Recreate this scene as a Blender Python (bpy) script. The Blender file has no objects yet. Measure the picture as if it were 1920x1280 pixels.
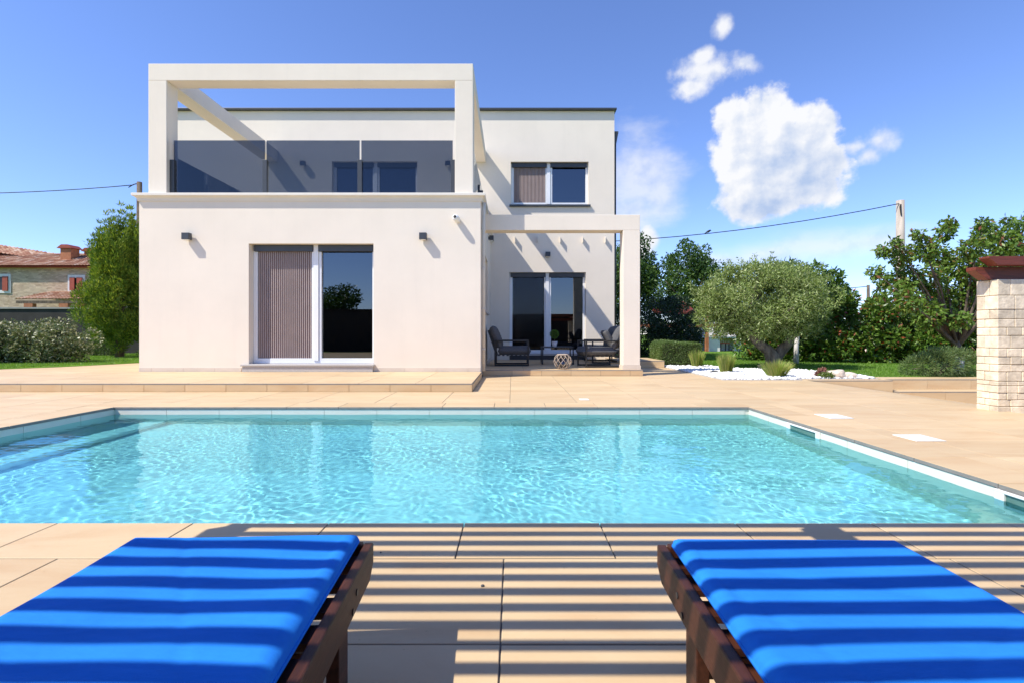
import bpy, bmesh, math, random
import numpy as np
from mathutils import Vector, Matrix

# ------------------------------------------------------------------ camera, sky, sun, exposure
sc = bpy.context.scene
COL = sc.collection
EYE = 0.85                     # height of the camera above the pool deck
FOC = 955.0                    # focal length in pixels of a 1920 px wide picture
cam_data = bpy.data.cameras.new('camera')
cam = bpy.data.objects.new('camera', cam_data)
COL.objects.link(cam)
cam.location = (0, 0, EYE)
cam.rotation_euler = (math.pi / 2, 0, 0)
cam_data.sensor_width = 36.0
cam_data.lens = 36.0 * FOC / 1920.0
cam_data.shift_x = -1 / 1920
cam_data.shift_y = -13 / 1920
cam_data.clip_start = 0.02
cam_data.clip_end = 2000
sc.camera = cam

SUN_DIR = Vector((1.85, 1.0, -2.54)).normalized()      # the way the light travels
SUN_EL = math.asin(-SUN_DIR.z)
SUN_AZ = math.atan2(-SUN_DIR.x, -SUN_DIR.y)           # from +Y towards +X
sun_data = bpy.data.lights.new('sun', 'SUN')
sun_data.energy = 4.5
sun_data.angle = math.radians(0.43)
sun_data.color = (1.0, 0.94, 0.84)
sun = bpy.data.objects.new('sun', sun_data)
COL.objects.link(sun)
sun.rotation_euler = SUN_DIR.to_track_quat('-Z', 'Y').to_euler()
sun.location = (-8, -4, 11)
try:
    sun_data.cycles.is_caustics_light = True
except Exception:
    pass

sc.view_settings.view_transform = 'Standard'
sc.view_settings.look = 'None'
sc.view_settings.gamma = 1
sc.view_settings.use_curve_mapping = False
sc.view_settings.exposure = 0.50
sc.cycles.use_denoising = True
sc.cycles.max_bounces = 10
sc.cycles.transparent_max_bounces = 12
sc.cycles.transmission_bounces = 8
sc.cycles.caustics_reflective = False
sc.cycles.caustics_refractive = True
sc.cycles.sample_clamp_indirect = 6.0


def px_dir(x, y):
    """azimuth and elevation of a picture point"""
    u, v = (x - 961) / FOC, (627 - y) / FOC
    az = math.atan(u)
    return az, math.atan(v * math.cos(az))


world = bpy.data.worlds.new('World')
sc.world = world
world.use_nodes = True
wn, wl = world.node_tree.nodes, world.node_tree.links
wn.clear()


def nd(nodes, t, **kw):
    n = nodes.new(t)
    for k, v in kw.items():
        setattr(n, k, v)
    return n


def build_world():
    out = nd(wn, 'ShaderNodeOutputWorld')
    sky = nd(wn, 'ShaderNodeTexSky', sky_type='NISHITA')
    sky.sun_disc = False
    sky.sun_elevation = SUN_EL
    sky.sun_rotation = SUN_AZ
    sky.altitude = 100
    sky.air_density = 0.95
    sky.dust_density = 0.0
    sky.ozone_density = 4.0
    bg = nd(wn, 'ShaderNodeBackground')
    bg.inputs['Strength'].default_value = 0.15
    hsv = nd(wn, 'ShaderNodeHueSaturation')
    hsv.inputs['Saturation'].default_value = 1.0
    grade = nd(wn, 'ShaderNodeMix', data_type='RGBA', blend_type='MULTIPLY')
    grade.inputs['Factor'].default_value = 1.0
    grade.inputs['B'].default_value = (0.87, 0.90, 1.15, 1)
    wl.new(sky.outputs[0], grade.inputs['A'])
    wl.new(grade.outputs['Result'], hsv.inputs['Color'])
    tc = nd(wn, 'ShaderNodeTexCoord')
    sep = nd(wn, 'ShaderNodeSeparateXYZ')
    wl.new(tc.outputs['Generated'], sep.inputs[0])

    def m(op, a, b=None, c=None, clamp=False):
        n = nd(wn, 'ShaderNodeMath', operation=op, use_clamp=clamp)
        for i, v in enumerate((a, b, c)):
            if v is None:
                continue
            if isinstance(v, (int, float)):
                n.inputs[i].default_value = v
            else:
                wl.new(v, n.inputs[i])
        return n.outputs[0]
    az = m('ARCTAN2', sep.outputs[0], sep.outputs[1])
    el = m('ARCSINE', sep.outputs[2])
    comb = nd(wn, 'ShaderNodeCombineXYZ')
    wl.new(az, comb.inputs[0])
    wl.new(el, comb.inputs[1])

    def noise(scale, detail, rough, off=(0, 0, 0), stretch=(1, 1, 1)):
        mp = nd(wn, 'ShaderNodeMapping')
        mp.inputs['Location'].default_value = off
        mp.inputs['Scale'].default_value = stretch
        wl.new(comb.outputs[0], mp.inputs[0])
        n = nd(wn, 'ShaderNodeTexNoise')
        n.inputs['Scale'].default_value = scale
        n.inputs['Detail'].default_value = detail
        n.inputs['Roughness'].default_value = rough
        wl.new(mp.outputs[0], n.inputs['Vector'])
        return n.outputs['Fac']

    def field(blobs):
        """largest of the lobes 1 - |p - c| / r"""
        best = None
        for (x, y, rx, ry) in blobs:
            a0, e0 = px_dir(x, y)
            a1, _ = px_dir(x + rx, y)
            _, e1 = px_dir(x, y - ry)
            s = nd(wn, 'ShaderNodeVectorMath', operation='SUBTRACT')
            wl.new(comb.outputs[0], s.inputs[0])
            s.inputs[1].default_value = (a0, e0, 0)
            d = nd(wn, 'ShaderNodeVectorMath', operation='DIVIDE')
            wl.new(s.outputs[0], d.inputs[0])
            d.inputs[1].default_value = (a1 - a0, e1 - e0, 1)
            ln = nd(wn, 'ShaderNodeVectorMath', operation='LENGTH')
            wl.new(d.outputs[0], ln.inputs[0])
            v = m('SUBTRACT', 1.0, ln.outputs['Value'])
            best = v if best is None else m('SMOOTH_MAX', best, v, 0.18)
        return best

    def ramp(v, lo, hi):
        n = nd(wn, 'ShaderNodeMapRange', interpolation_type='SMOOTHSTEP')
        wl.new(v, n.inputs['Value'])
        n.inputs['From Min'].default_value = lo
        n.inputs['From Max'].default_value = hi
        return n.outputs[0]
    cumulus = field([(1425, 245, 92, 82), (1525, 248, 52, 66), (1395, 320, 62, 72), (1480, 325, 112, 82),
                     (1420, 378, 84, 42), (1380, 225, 46, 46), (1540, 300, 52, 60)])
    small = field([(1354, 50, 26, 30), (1340, 132, 92, 34), (1296, 166, 42, 26), (1390, 120, 42, 24), (1320, 108, 30, 24)])
    smalr = field([(1648, 266, 42, 32), (1598, 278, 44, 22), (1630, 290, 30, 24)])
    low = field([(1214, 448, 30, 38), (1195, 462, 44, 40)])
    wisp = field([(1195, 335, 96, 120), (1235, 370, 60, 70), (1180, 400, 80, 60)])
    streak = field([(1540, 462, 240, 40), (1440, 476, 150, 30), (1640, 452, 160, 34), (1360, 490, 120, 22)])
    n1 = noise(10, 6, 0.55)
    n2 = noise(48, 6, 0.6, (3, 1, 0))
    n3 = noise(9, 6, 0.55, (7, 2, 0), (1, 2.4, 1))
    n4 = noise(24, 5, 0.55, (5, 9, 0))
    c1, c2, c3, c4 = (m('SUBTRACT', v, 0.5) for v in (n1, n2, n3, n4))
    rag = m('ADD', m('ADD', m('MULTIPLY', c1, 0.95), m('MULTIPLY', c4, 0.85)), m('MULTIPLY', c2, 0.30))
    dens_c = m('ADD', m('ADD', cumulus, 0.10), rag)
    a_c = ramp(dens_c, 0.0, 0.30)
    a_s = m('MULTIPLY', ramp(m('ADD', small, m('MULTIPLY', rag, 1.7)), 0.0, 0.95), 0.95)
    a_r = m('MULTIPLY', ramp(m('ADD', smalr, m('MULTIPLY', rag, 1.8)), 0.0, 1.0), 0.85)
    a_l = ramp(m('ADD', low, m('MULTIPLY', rag, 0.8)), 0.02, 0.6)
    a_w = m('MULTIPLY', ramp(m('ADD', wisp, m('ADD', m('MULTIPLY', c3, 1.5), m('MULTIPLY', c2, 0.3))), -0.15, 0.9), 0.68)
    a_t = m('MULTIPLY', ramp(m('ADD', streak, m('MULTIPLY', c3, 1.3)), -0.15, 0.95), 0.62)
    alpha = m('MAXIMUM', m('MAXIMUM', m('MAXIMUM', a_c, a_s), m('MAXIMUM', a_r, a_l)), m('MAXIMUM', a_w, a_t), clamp=True)
    # billows catch the light on their upper left, the thick lower middle of the cloud is grey-blue
    nb = noise(10, 6, 0.55, (0.016, -0.024, 0))
    nc = noise(24, 5, 0.55, (5.008, 8.990, 0))
    billow = m('ADD', m('MULTIPLY', m('SUBTRACT', n1, nb), 2.6), m('MULTIPLY', m('SUBTRACT', n4, nc), 1.2))
    shade = field([(1470, 345, 120, 85), (1500, 290, 70, 70), (1440, 385, 90, 45)])
    dark = m('MULTIPLY', ramp(m('ADD', shade, m('MULTIPLY', c1, 0.8)), -0.1, 0.9), 0.66)
    lit = m('ADD', m('SUBTRACT', 0.92, dark), billow, clamp=True)
    cr = nd(wn, 'ShaderNodeMix', data_type='RGBA')
    wl.new(lit, cr.inputs['Factor'])
    cr.inputs['A'].default_value = (2.25, 2.85, 4.05, 1)
    cr.inputs['B'].default_value = (4.55, 4.6, 4.75, 1)
    mix = nd(wn, 'ShaderNodeMix', data_type='RGBA')
    wl.new(alpha, mix.inputs['Factor'])
    wl.new(hsv.outputs[0], mix.inputs['A'])
    wl.new(cr.outputs['Result'], mix.inputs['B'])
    wl.new(mix.outputs['Result'], bg.inputs['Color'])
    wl.new(bg.outputs[0], out.inputs[0])


build_world()

# ------------------------------------------------------------------ helpers
R = math.radians
rng = np.random.default_rng(7)
rnd = random.Random(5)


def P(x, y, d):
    """the point at distance d that the photograph shows at (x, y)"""
    return Vector(((x - 961) / FOC * d, d, EYE + (627 - y) / FOC * d))


def world_of(o):
    if o.parent is None:
        return o.matrix_basis.copy()
    return world_of(o.parent) @ o.matrix_parent_inverse @ o.matrix_basis


def link(o, parent=None):
    COL.objects.link(o)
    if parent is not None:
        o.parent = parent
        o.matrix_parent_inverse = world_of(parent).inverted()
    return o


def tag(o, label, cat, group=None, kind=None):
    o['label'] = label
    o['category'] = cat
    if group:
        o['group'] = group
    if kind:
        o['kind'] = kind
    return o


def thing(name, label, cat, loc=(0, 0, 0), group=None):
    o = bpy.data.objects.new(name, None)
    o.empty_display_size = 0.1
    o.location = loc
    COL.objects.link(o)
    return tag(o, label, cat, group)


def struct(o, label=None):
    o['kind'] = 'structure'
    if label:
        o['label'] = label
    return o


def copy_tree(o, parent=None):
    c = o.copy()
    COL.objects.link(c)
    if parent is not None:
        mpi = o.matrix_parent_inverse.copy()
        c.parent = parent
        c.matrix_parent_inverse = mpi
    for ch in list(o.children):
        copy_tree(ch, c)
    return c


class MB:
    """collects simple shapes into one mesh"""

    def __init__(self):
        self.v, self.f, self.m = [], [], []

    def add(self, verts, faces, mi=0):
        n = len(self.v)
        self.v += [tuple(p) for p in verts]
        self.f += [tuple(i + n for i in q) for q in faces]
        self.m += [mi] * len(faces)
        return self

    def box(self, x0, x1, y0, y1, z0, z1, mi=0, side=None):
        v = [(x0, y0, z0), (x1, y0, z0), (x1, y1, z0), (x0, y1, z0), (x0, y0, z1), (x1, y0, z1), (x1, y1, z1), (x0, y1, z1)]
        f = [(0, 3, 2, 1), (4, 5, 6, 7), (0, 1, 5, 4), (1, 2, 6, 5), (2, 3, 7, 6), (3, 0, 4, 7)]
        self.add(v, f, mi)
        if side is not None:
            for k in (-6, -4, -3, -2, -1):
                self.m[k] = side
        return self

    def quad(self, a, b, c, d, mi=0):
        return self.add([a, b, c, d], [(0, 1, 2, 3)], mi)

    def bar(self, p, q, w, h, up=(0, 0, 1), mi=0):
        p, q = Vector(p), Vector(q)
        t = (q - p).normalized()
        s = t.cross(Vector(up))
        if s.length < 1e-4:
            s = t.cross(Vector((1, 0, 0)))
        s.normalize()
        u = s.cross(t)
        s, u = s * w / 2, u * h / 2
        v = [p - s - u, p + s - u, p + s + u, p - s + u, q - s - u, q + s - u, q + s + u, q - s + u]
        return self.add(v, [(0, 3, 2, 1), (4, 5, 6, 7), (0, 1, 5, 4), (1, 2, 6, 5), (2, 3, 7, 6), (3, 0, 4, 7)][::1], mi)

    def tube(self, pts, rad, seg=8, caps=True, mi=0):
        pts = [Vector(p) for p in pts]
        if isinstance(rad, (int, float)):
            rad = [rad] * len(pts)
        n = len(self.v)
        ref = Vector((0.31, 0.87, 0.2)).normalized()
        for i, p in enumerate(pts):
            t = (pts[min(i + 1, len(pts) - 1)] - pts[max(i - 1, 0)])
            t = t.normalized() if t.length > 1e-9 else Vector((0, 0, 1))
            s = t.cross(ref)
            if s.length < 1e-3:
                s = t.cross(Vector((1, 0, 0)))
            s.normalize()
            u = t.cross(s)
            for k in range(seg):
                a = 2 * math.pi * k / seg
                self.v.append(tuple(p + (s * math.cos(a) + u * math.sin(a)) * rad[i]))
        for i in range(len(pts) - 1):
            for k in range(seg):
                a, b = n + i * seg + k, n + i * seg + (k + 1) % seg
                self.f.append((a, b, b + seg, a + seg))
                self.m.append(mi)
        if caps:
            self.f.append(tuple(n + k for k in reversed(range(seg))))
            self.f.append(tuple(n + (len(pts) - 1) * seg + k for k in range(seg)))
            self.m += [mi, mi]
        return self

    def lathe(self, prof, cx, cy, seg=20, mi=0):
        n = len(self.v)
        for (r, z) in prof:
            for k in range(seg):
                a = 2 * math.pi * k / seg
                self.v.append((cx + r * math.cos(a), cy + r * math.sin(a), z))
        for i in range(len(prof) - 1):
            for k in range(seg):
                a, b = n + i * seg + k, n + i * seg + (k + 1) % seg
                self.f.append((a, b, b + seg, a + seg))
                self.m.append(mi)
        return self

    def prism(self, poly, axis, a0, a1, mi=0):
        """polygon extruded along x or y or z; poly holds the other two coordinates"""
        def pt(p, t):
            return {'x': (t, p[0], p[1]), 'y': (p[0], t, p[1]), 'z': (p[0], p[1], t)}[axis]
        n = len(poly)
        v = [pt(p, a0) for p in poly] + [pt(p, a1) for p in poly]
        f = [tuple(range(n)), tuple(reversed(range(n, 2 * n)))]
        f += [(i, i + n, (i + 1) % n + n, (i + 1) % n) for i in range(n)]
        return self.add(v, f, mi)

    def mesh(self, name, mats, smooth=False, fix=True):
        me = bpy.data.meshes.new(name)
        me.from_pydata(self.v, [], self.f)
        if not isinstance(mats, (list, tuple)):
            mats = [mats]
        for k in mats:
            me.materials.append(k)
        if len(mats) > 1:
            me.polygons.foreach_set('material_index', self.m)
        if fix:
            bm = bmesh.new()
            bm.from_mesh(me)
            bmesh.ops.recalc_face_normals(bm, faces=bm.faces)
            bm.to_mesh(me)
            bm.free()
        if smooth:
            me.polygons.foreach_set('use_smooth', [True] * len(me.polygons))
        me.update()
        return me

    def build(self, name, mats, parent=None, smooth=False, bevel=0, fix=True):
        o = bpy.data.objects.new(name, self.mesh(name, mats, smooth, fix))
        if bevel:
            b = o.modifiers.new('bevel', 'BEVEL')
            b.width = bevel
            b.segments = 2
            b.limit_method = 'ANGLE'
        return link(o, parent)


def np_mesh(name, verts, faces, mat, parent=None, smooth=False):
    me = bpy.data.meshes.new(name)
    k = faces.shape[1]
    me.vertices.add(len(verts))
    me.vertices.foreach_set('co', np.asarray(verts, dtype=np.float32).ravel())
    me.loops.add(faces.size)
    me.loops.foreach_set('vertex_index', faces.astype(np.int32).ravel())
    me.polygons.add(len(faces))
    me.polygons.foreach_set('loop_start', np.arange(0, faces.size, k, dtype=np.int32))
    me.polygons.foreach_set('loop_total', np.full(len(faces), k, dtype=np.int32))
    if smooth:
        me.polygons.foreach_set('use_smooth', np.ones(len(faces), dtype=bool))
    me.materials.append(mat)
    me.update(calc_edges=True)
    me.validate()
    o = bpy.data.objects.new(name, me)
    return link(o, parent)


# ------------------------------------------------------------------ materials
def base_mat(name):
    m = bpy.data.materials.new(name)
    m.use_nodes = True
    n, l = m.node_tree.nodes, m.node_tree.links
    return m, n, l, n['Principled BSDF']


def surf(name, col, rough=0.6, var=0.08, scale=6.0, detail=5, bump=0.0, bscale=60.0, spec=0.5, metal=0.0,
         stretch=(1, 1, 1), col2=None, island=0.0, coords='Object', bdist=0.01, thresh=(0.35, 0.65)):
    m, n, l, b = base_mat(name)
    tc = nd(n, 'ShaderNodeTexCoord')
    mp = nd(n, 'ShaderNodeMapping')
    mp.inputs['Scale'].default_value = stretch
    if coords == 'World':
        geo = nd(n, 'ShaderNodeNewGeometry')
        l.new(geo.outputs['Position'], mp.inputs[0])
    else:
        l.new(tc.outputs[coords], mp.inputs[0])
    no = nd(n, 'ShaderNodeTexNoise')
    no.inputs['Scale'].default_value = scale
    no.inputs['Detail'].default_value = detail
    no.inputs['Roughness'].default_value = 0.6
    l.new(mp.outputs[0], no.inputs['Vector'])
    mx = nd(n, 'ShaderNodeMix', data_type='RGBA')
    rp = nd(n, 'ShaderNodeMapRange')
    rp.inputs['From Min'].default_value = thresh[0]
    rp.inputs['From Max'].default_value = thresh[1]
    l.new(no.outputs['Fac'], rp.inputs['Value'])
    l.new(rp.outputs[0], mx.inputs['Factor'])
    c = col
    if col2 is None:
        mx.inputs['A'].default_value = tuple(max(0, x * (1 - var)) for x in c) + (1,)
        mx.inputs['B'].default_value = tuple(min(1, x * (1 + var)) for x in c) + (1,)
    else:
        mx.inputs['A'].default_value = tuple(c) + (1,)
        mx.inputs['B'].default_value = tuple(col2) + (1,)
    res = mx.outputs['Result']
    if island:
        oi = nd(n, 'ShaderNodeObjectInfo')
        hs = nd(n, 'ShaderNodeHueSaturation')
        mr = nd(n, 'ShaderNodeMapRange')
        mr.inputs['To Min'].default_value = 1 - island
        mr.inputs['To Max'].default_value = 1 + island
        l.new(oi.outputs['Random'], mr.inputs['Value'])
        l.new(mr.outputs[0], hs.inputs['Value'])
        l.new(res, hs.inputs['Color'])
        res = hs.outputs[0]
    l.new(res, b.inputs['Base Color'])
    b.inputs['Roughness'].default_value = rough
    b.inputs['Specular IOR Level'].default_value = spec
    b.inputs['Metallic'].default_value = metal
    if bump:
        bn = nd(n, 'ShaderNodeTexNoise')
        bn.inputs['Scale'].default_value = bscale
        bn.inputs['Detail'].default_value = 4
        l.new(mp.outputs[0], bn.inputs['Vector'])
        bu = nd(n, 'ShaderNodeBump')
        bu.inputs['Strength'].default_value = bump
        bu.inputs['Distance'].default_value = bdist
        l.new(bn.outputs['Fac'], bu.inputs['Height'])
        l.new(bu.outputs[0], b.inputs['Normal'])
    return m


def leaf_mat(name, cols, trans=0.35, rough=0.45, spec=0.4):
    """leaf colours picked per leaf"""
    m, n, l, b = base_mat(name)
    g = nd(n, 'ShaderNodeNewGeometry')
    cr = nd(n, 'ShaderNodeValToRGB')
    e = cr.color_ramp.elements
    while len(e) < len(cols):
        e.new(0.5)
    for i, (pos, c) in enumerate(cols):
        e[i].position = pos
        e[i].color = tuple(c) + (1,)
    l.new(g.outputs['Random Per Island'], cr.inputs[0])
    l.new(cr.outputs[0], b.inputs['Base Color'])
    b.inputs['Roughness'].default_value = rough
    b.inputs['Specular IOR Level'].default_value = spec
    t = nd(n, 'ShaderNodeBsdfTranslucent')
    hs = nd(n, 'ShaderNodeHueSaturation')
    hs.inputs['Hue'].default_value = 0.485
    hs.inputs['Saturation'].default_value = 1.1
    hs.inputs['Value'].default_value = 1.2
    l.new(cr.outputs[0], hs.inputs['Color'])
    l.new(hs.outputs[0], t.inputs['Color'])
    mx = nd(n, 'ShaderNodeMixShader')
    mx.inputs[0].default_value = trans
    l.new(b.outputs[0], mx.inputs[1])
    l.new(t.outputs[0], mx.inputs[2])
    l.new(mx.outputs[0], n['Material Output'].inputs['Surface'])
    return m


def glass_mat(name, tint, refl=0.5, fres=True, gcol=(0.9, 0.95, 1.0), ior=1.5, rough=0.0):
    m, n, l, b = base_mat(name)
    n.remove(b)
    t = nd(n, 'ShaderNodeBsdfTransparent')
    t.inputs[0].default_value = tuple(tint) + (1,)
    g = nd(n, 'ShaderNodeBsdfGlossy')
    g.inputs['Color'].default_value = tuple(gcol) + (1,)
    g.inputs['Roughness'].default_value = rough
    mx = nd(n, 'ShaderNodeMixShader')
    fr = nd(n, 'ShaderNodeFresnel')
    fr.inputs['IOR'].default_value = ior
    ad = nd(n, 'ShaderNodeMath', operation='ADD', use_clamp=True)
    l.new(fr.outputs[0], ad.inputs[0])
    ad.inputs[1].default_value = refl
    l.new(ad.outputs[0], mx.inputs[0])
    l.new(t.outputs[0], mx.inputs[1])
    l.new(g.outputs[0], mx.inputs[2])
    l.new(mx.outputs[0], n['Material Output'].inputs['Surface'])
    return m


def tile_mat(name, col, island=0.055):
    """sand coloured porcelain stone with faint veins along x"""
    m, n, l, b = base_mat(name)
    geo = nd(n, 'ShaderNodeNewGeometry')
    mp = nd(n, 'ShaderNodeMapping')
    mp.inputs['Scale'].default_value = (0.55, 2.2, 2.2)
    l.new(geo.outputs['Position'], mp.inputs[0])
    oi = nd(n, 'ShaderNodeObjectInfo')
    off = nd(n, 'ShaderNodeVectorMath', operation='SCALE')
    cmb = nd(n, 'ShaderNodeCombineXYZ')
    for k in range(3):
        l.new(oi.outputs['Random'], cmb.inputs[k])
    l.new(cmb.outputs[0], off.inputs[0])
    off.inputs['Scale'].default_value = 9.0
    ad = nd(n, 'ShaderNodeVectorMath', operation='ADD')
    l.new(mp.outputs[0], ad.inputs[0])
    l.new(off.outputs[0], ad.inputs[1])
    n1 = nd(n, 'ShaderNodeTexNoise')
    n1.inputs['Scale'].default_value = 2.4
    n1.inputs['Detail'].default_value = 8
    n1.inputs['Roughness'].default_value = 0.62
    n1.inputs['Distortion'].default_value = 0.6
    l.new(ad.outputs[0], n1.inputs['Vector'])
    cr = nd(n, 'ShaderNodeValToRGB')
    e = cr.color_ramp.elements
    e.new(0.5)
    for i, (p, k) in enumerate(((0.3, 0.86), (0.5, 1.0), (0.72, 1.1))):
        e[i].position = p
        e[i].color = (min(1, col[0] * (k * 0.5 + 0.5)), min(1, col[1] * k), min(1, col[2] * (k * 1.4 - 0.4)), 1)
    l.new(n1.outputs['Fac'], cr.inputs[0])
    # small dark specks of wear
    n2 = nd(n, 'ShaderNodeTexNoise')
    n2.inputs['Scale'].default_value = 46
    n2.inputs['Detail'].default_value = 3
    l.new(geo.outputs['Position'], n2.inputs['Vector'])
    mr = nd(n, 'ShaderNodeMapRange')
    mr.inputs['From Min'].default_value = 0.70
    mr.inputs['From Max'].default_value = 0.78
    mr.inputs['To Min'].default_value = 0.0
    mr.inputs['To Max'].default_value = 0.35
    l.new(n2.outputs['Fac'], mr.inputs['Value'])
    mx = nd(n, 'ShaderNodeMix', data_type='RGBA')
    l.new(mr.outputs[0], mx.inputs['Factor'])
    l.new(cr.outputs[0], mx.inputs['A'])
    mx.inputs['B'].default_value = (col[0] * 0.5, col[1] * 0.45, col[2] * 0.4, 1)
    hs = nd(n, 'ShaderNodeHueSaturation')
    m2 = nd(n, 'ShaderNodeMapRange')
    m2.inputs['To Min'].default_value = 1 - island
    m2.inputs['To Max'].default_value = 1 + island
    l.new(oi.outputs['Random'], m2.inputs['Value'])
    l.new(m2.outputs[0], hs.inputs['Value'])
    l.new(mx.outputs['Result'], hs.inputs['Color'])
    l.new(hs.outputs[0], b.inputs['Base Color'])
    b.inputs['Roughness'].default_value = 0.55
    b.inputs['Specular IOR Level'].default_value = 0.35
    bu = nd(n, 'ShaderNodeBump')
    bu.inputs['Strength'].default_value = 0.12
    bu.inputs['Distance'].default_value = 0.004
    l.new(n2.outputs['Fac'], bu.inputs['Height'])
    l.new(bu.outputs[0], b.inputs['Normal'])
    return m


M = {}
M['tile'] = tile_mat('sand_tile', (0.60, 0.44, 0.255))
M['tile_edge'] = surf('tile_edge', (0.25, 0.225, 0.20), 0.6, 0.1)
M['joint'] = surf('joint', (0.20, 0.17, 0.14), 0.9, 0.1, 20)
def plaster_mat():
    """cream render: soft mottling, faint rain streaks, fine grain"""
    m = surf('white_plaster', (0.785, 0.705, 0.595), 0.88, 0.03, 0.9, 6, 0.22, 160, 0.15, coords='World', bdist=0.005)
    n, l = m.node_tree.nodes, m.node_tree.links
    b = n['Principled BSDF']
    src = b.inputs['Base Color'].links[0].from_socket
    geo = nd(n, 'ShaderNodeNewGeometry')
    mp = nd(n, 'ShaderNodeMapping')
    mp.inputs['Scale'].default_value = (5.0, 5.0, 0.35)
    l.new(geo.outputs['Position'], mp.inputs[0])
    no = nd(n, 'ShaderNodeTexNoise')
    no.inputs['Scale'].default_value = 1.0
    no.inputs['Detail'].default_value = 7
    no.inputs['Roughness'].default_value = 0.65
    l.new(mp.outputs[0], no.inputs['Vector'])
    mr = nd(n, 'ShaderNodeMapRange')
    mr.inputs['From Min'].default_value = 0.52
    mr.inputs['From Max'].default_value = 0.78
    mr.inputs['To Min'].default_value = 0.0
    mr.inputs['To Max'].default_value = 0.09
    l.new(no.outputs['Fac'], mr.inputs['Value'])
    mx = nd(n, 'ShaderNodeMix', data_type='RGBA')
    l.new(mr.outputs[0], mx.inputs['Factor'])
    l.new(src, mx.inputs['A'])
    mx.inputs['B'].default_value = (0.50, 0.45, 0.38, 1)
    l.new(mx.outputs['Result'], b.inputs['Base Color'])
    return m


M['plaster'] = plaster_mat()
M['trim'] = surf('cornice_paint', (0.72, 0.67, 0.59), 0.6, 0.03, 2, coords='World')
M['dark_metal'] = surf('anthracite_metal', (0.045, 0.05, 0.058), 0.42, 0.08, 8)
M['black_metal'] = surf('black_metal', (0.018, 0.019, 0.021), 0.4, 0.1, 8)
M['zinc'] = surf('light_pipe', (0.58, 0.56, 0.52), 0.45, 0.05, 5)
M['white_frame'] = surf('white_aluminium', (0.80, 0.81, 0.82), 0.35, 0.02, 3)
M['granite'] = surf('granite', (0.30, 0.29, 0.28), 0.45, 0, 170, 3, col2=(0.62, 0.58, 0.54))
M['pane'] = glass_mat('window_glass', (0.30, 0.33, 0.36), 0.09, gcol=(0.85, 0.92, 1.0))
M['tinted'] = glass_mat('smoked_glass', (0.35, 0.375, 0.415), 0.0)
M['screen'] = surf('pleated_screen', (0.30, 0.225, 0.21), 0.9, 0.06, 4)
M['pleat'] = surf('pleat_edge', (0.40, 0.335, 0.315), 0.9, 0.05, 4)
M['skirt'] = surf('skirting_tile', (0.62, 0.54, 0.45), 0.6, 0.05, 4, island=0.04)
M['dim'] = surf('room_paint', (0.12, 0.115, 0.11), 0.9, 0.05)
M['cushion'] = surf('grey_cushion', (0.12, 0.122, 0.128), 0.95, 0.12, 40, 4, 0.3, 300, 0.1)
M['wood'] = surf('stained_wood', (0.060, 0.019, 0.010), 0.5, 0.4, 3, 7, 0.15, 25, 0.35, stretch=(14, 1.2, 14))
M['redwood'] = surf('red_stained_beam', (0.155, 0.032, 0.016), 0.5, 0.25, 4, 6, 0.1, 30, stretch=(1.2, 14, 14))
M['blue'] = surf('blue_canvas', (0.020, 0.21, 0.72), 0.9, 0.10, 3, 7, 0.35, 26, 0.12, stretch=(1.0, 2.2, 1.0), bdist=0.006)
M['liner'] = surf('pool_liner', (0.74, 0.70, 0.60), 0.5, 0.03, 3)
M['liner_deep'] = surf('pool_liner_floor', (0.90, 0.925, 0.94), 0.6, 0.05, 1.6)
M['plastic'] = surf('white_plastic', (0.80, 0.80, 0.77), 0.4, 0.02)
M['stone'] = surf('limestone_block', (0.74, 0.63, 0.47), 0.8, 0.2, 9, 8, 0.5, 30, 0.2, island=0.14, coords='World')
M['mortar'] = surf('mortar', (0.36, 0.28, 0.20), 0.95, 0.1, 20)
M['concrete'] = surf('shade_toned_masonry', (0.024, 0.022, 0.020), 0.9, 0.3, 2.0, 6, 0.3, 30, coords='World')  # dark masonry, with the garden wall's shade put into the base colour too
M['cap'] = surf('wall_cap', (0.28, 0.27, 0.25), 0.9, 0.1)
M['pebble'] = surf('white_pebble', (0.78, 0.775, 0.76), 0.75, 0.08, 9)
M['pebble_bed'] = surf('pebble_bed', (0.50, 0.49, 0.47), 0.9, 0.2, 30)
M['rock'] = surf('cream_rock', (0.62, 0.53, 0.43), 0.9, 0.22, 7, 8, 0.6, 16, 0.2, bdist=0.03)
M['bark'] = surf('bark', (0.13, 0.10, 0.075), 0.95, 0.4, 7, 7, 0.8, 22, 0.15, stretch=(1, 1, 0.35), bdist=0.02)
M['olive_bark'] = surf('olive_bark', (0.17, 0.145, 0.115), 0.95, 0.45, 9, 7, 0.9, 20, 0.15, stretch=(1, 1, 0.3), bdist=0.03)
M['whitewash'] = surf('whitewashed_bark', (0.66, 0.62, 0.60), 0.9, 0.12, 9, 6, 0.4, 30)
M['soil'] = surf('earth', (0.10, 0.075, 0.05), 0.95, 0.3, 3)
M['lawn'] = surf('lawn_ground', (0.13, 0.24, 0.03), 0.95, 0.25, 1.4, 8, 0.4, 60, 0.1, coords='World')
M['blade'] = leaf_mat('grass_blade', [(0, (0.12, 0.25, 0.03)), (0.6, (0.17, 0.32, 0.045)), (1, (0.26, 0.38, 0.08))], 0.4)
M['pole_wood'] = surf('weathered_pole', (0.42, 0.36, 0.30), 0.9, 0.2, 8, 6, 0.3, 30, stretch=(1, 1, 0.15))
M['cable'] = surf('cable', (0.015, 0.015, 0.017), 0.6, 0.05)
M['render_white'] = surf('white_render', (0.72, 0.70, 0.68), 0.9, 0.05)
M['orange_wood'] = surf('orange_wood', (0.36, 0.13, 0.05), 0.7, 0.2, 5)
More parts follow.
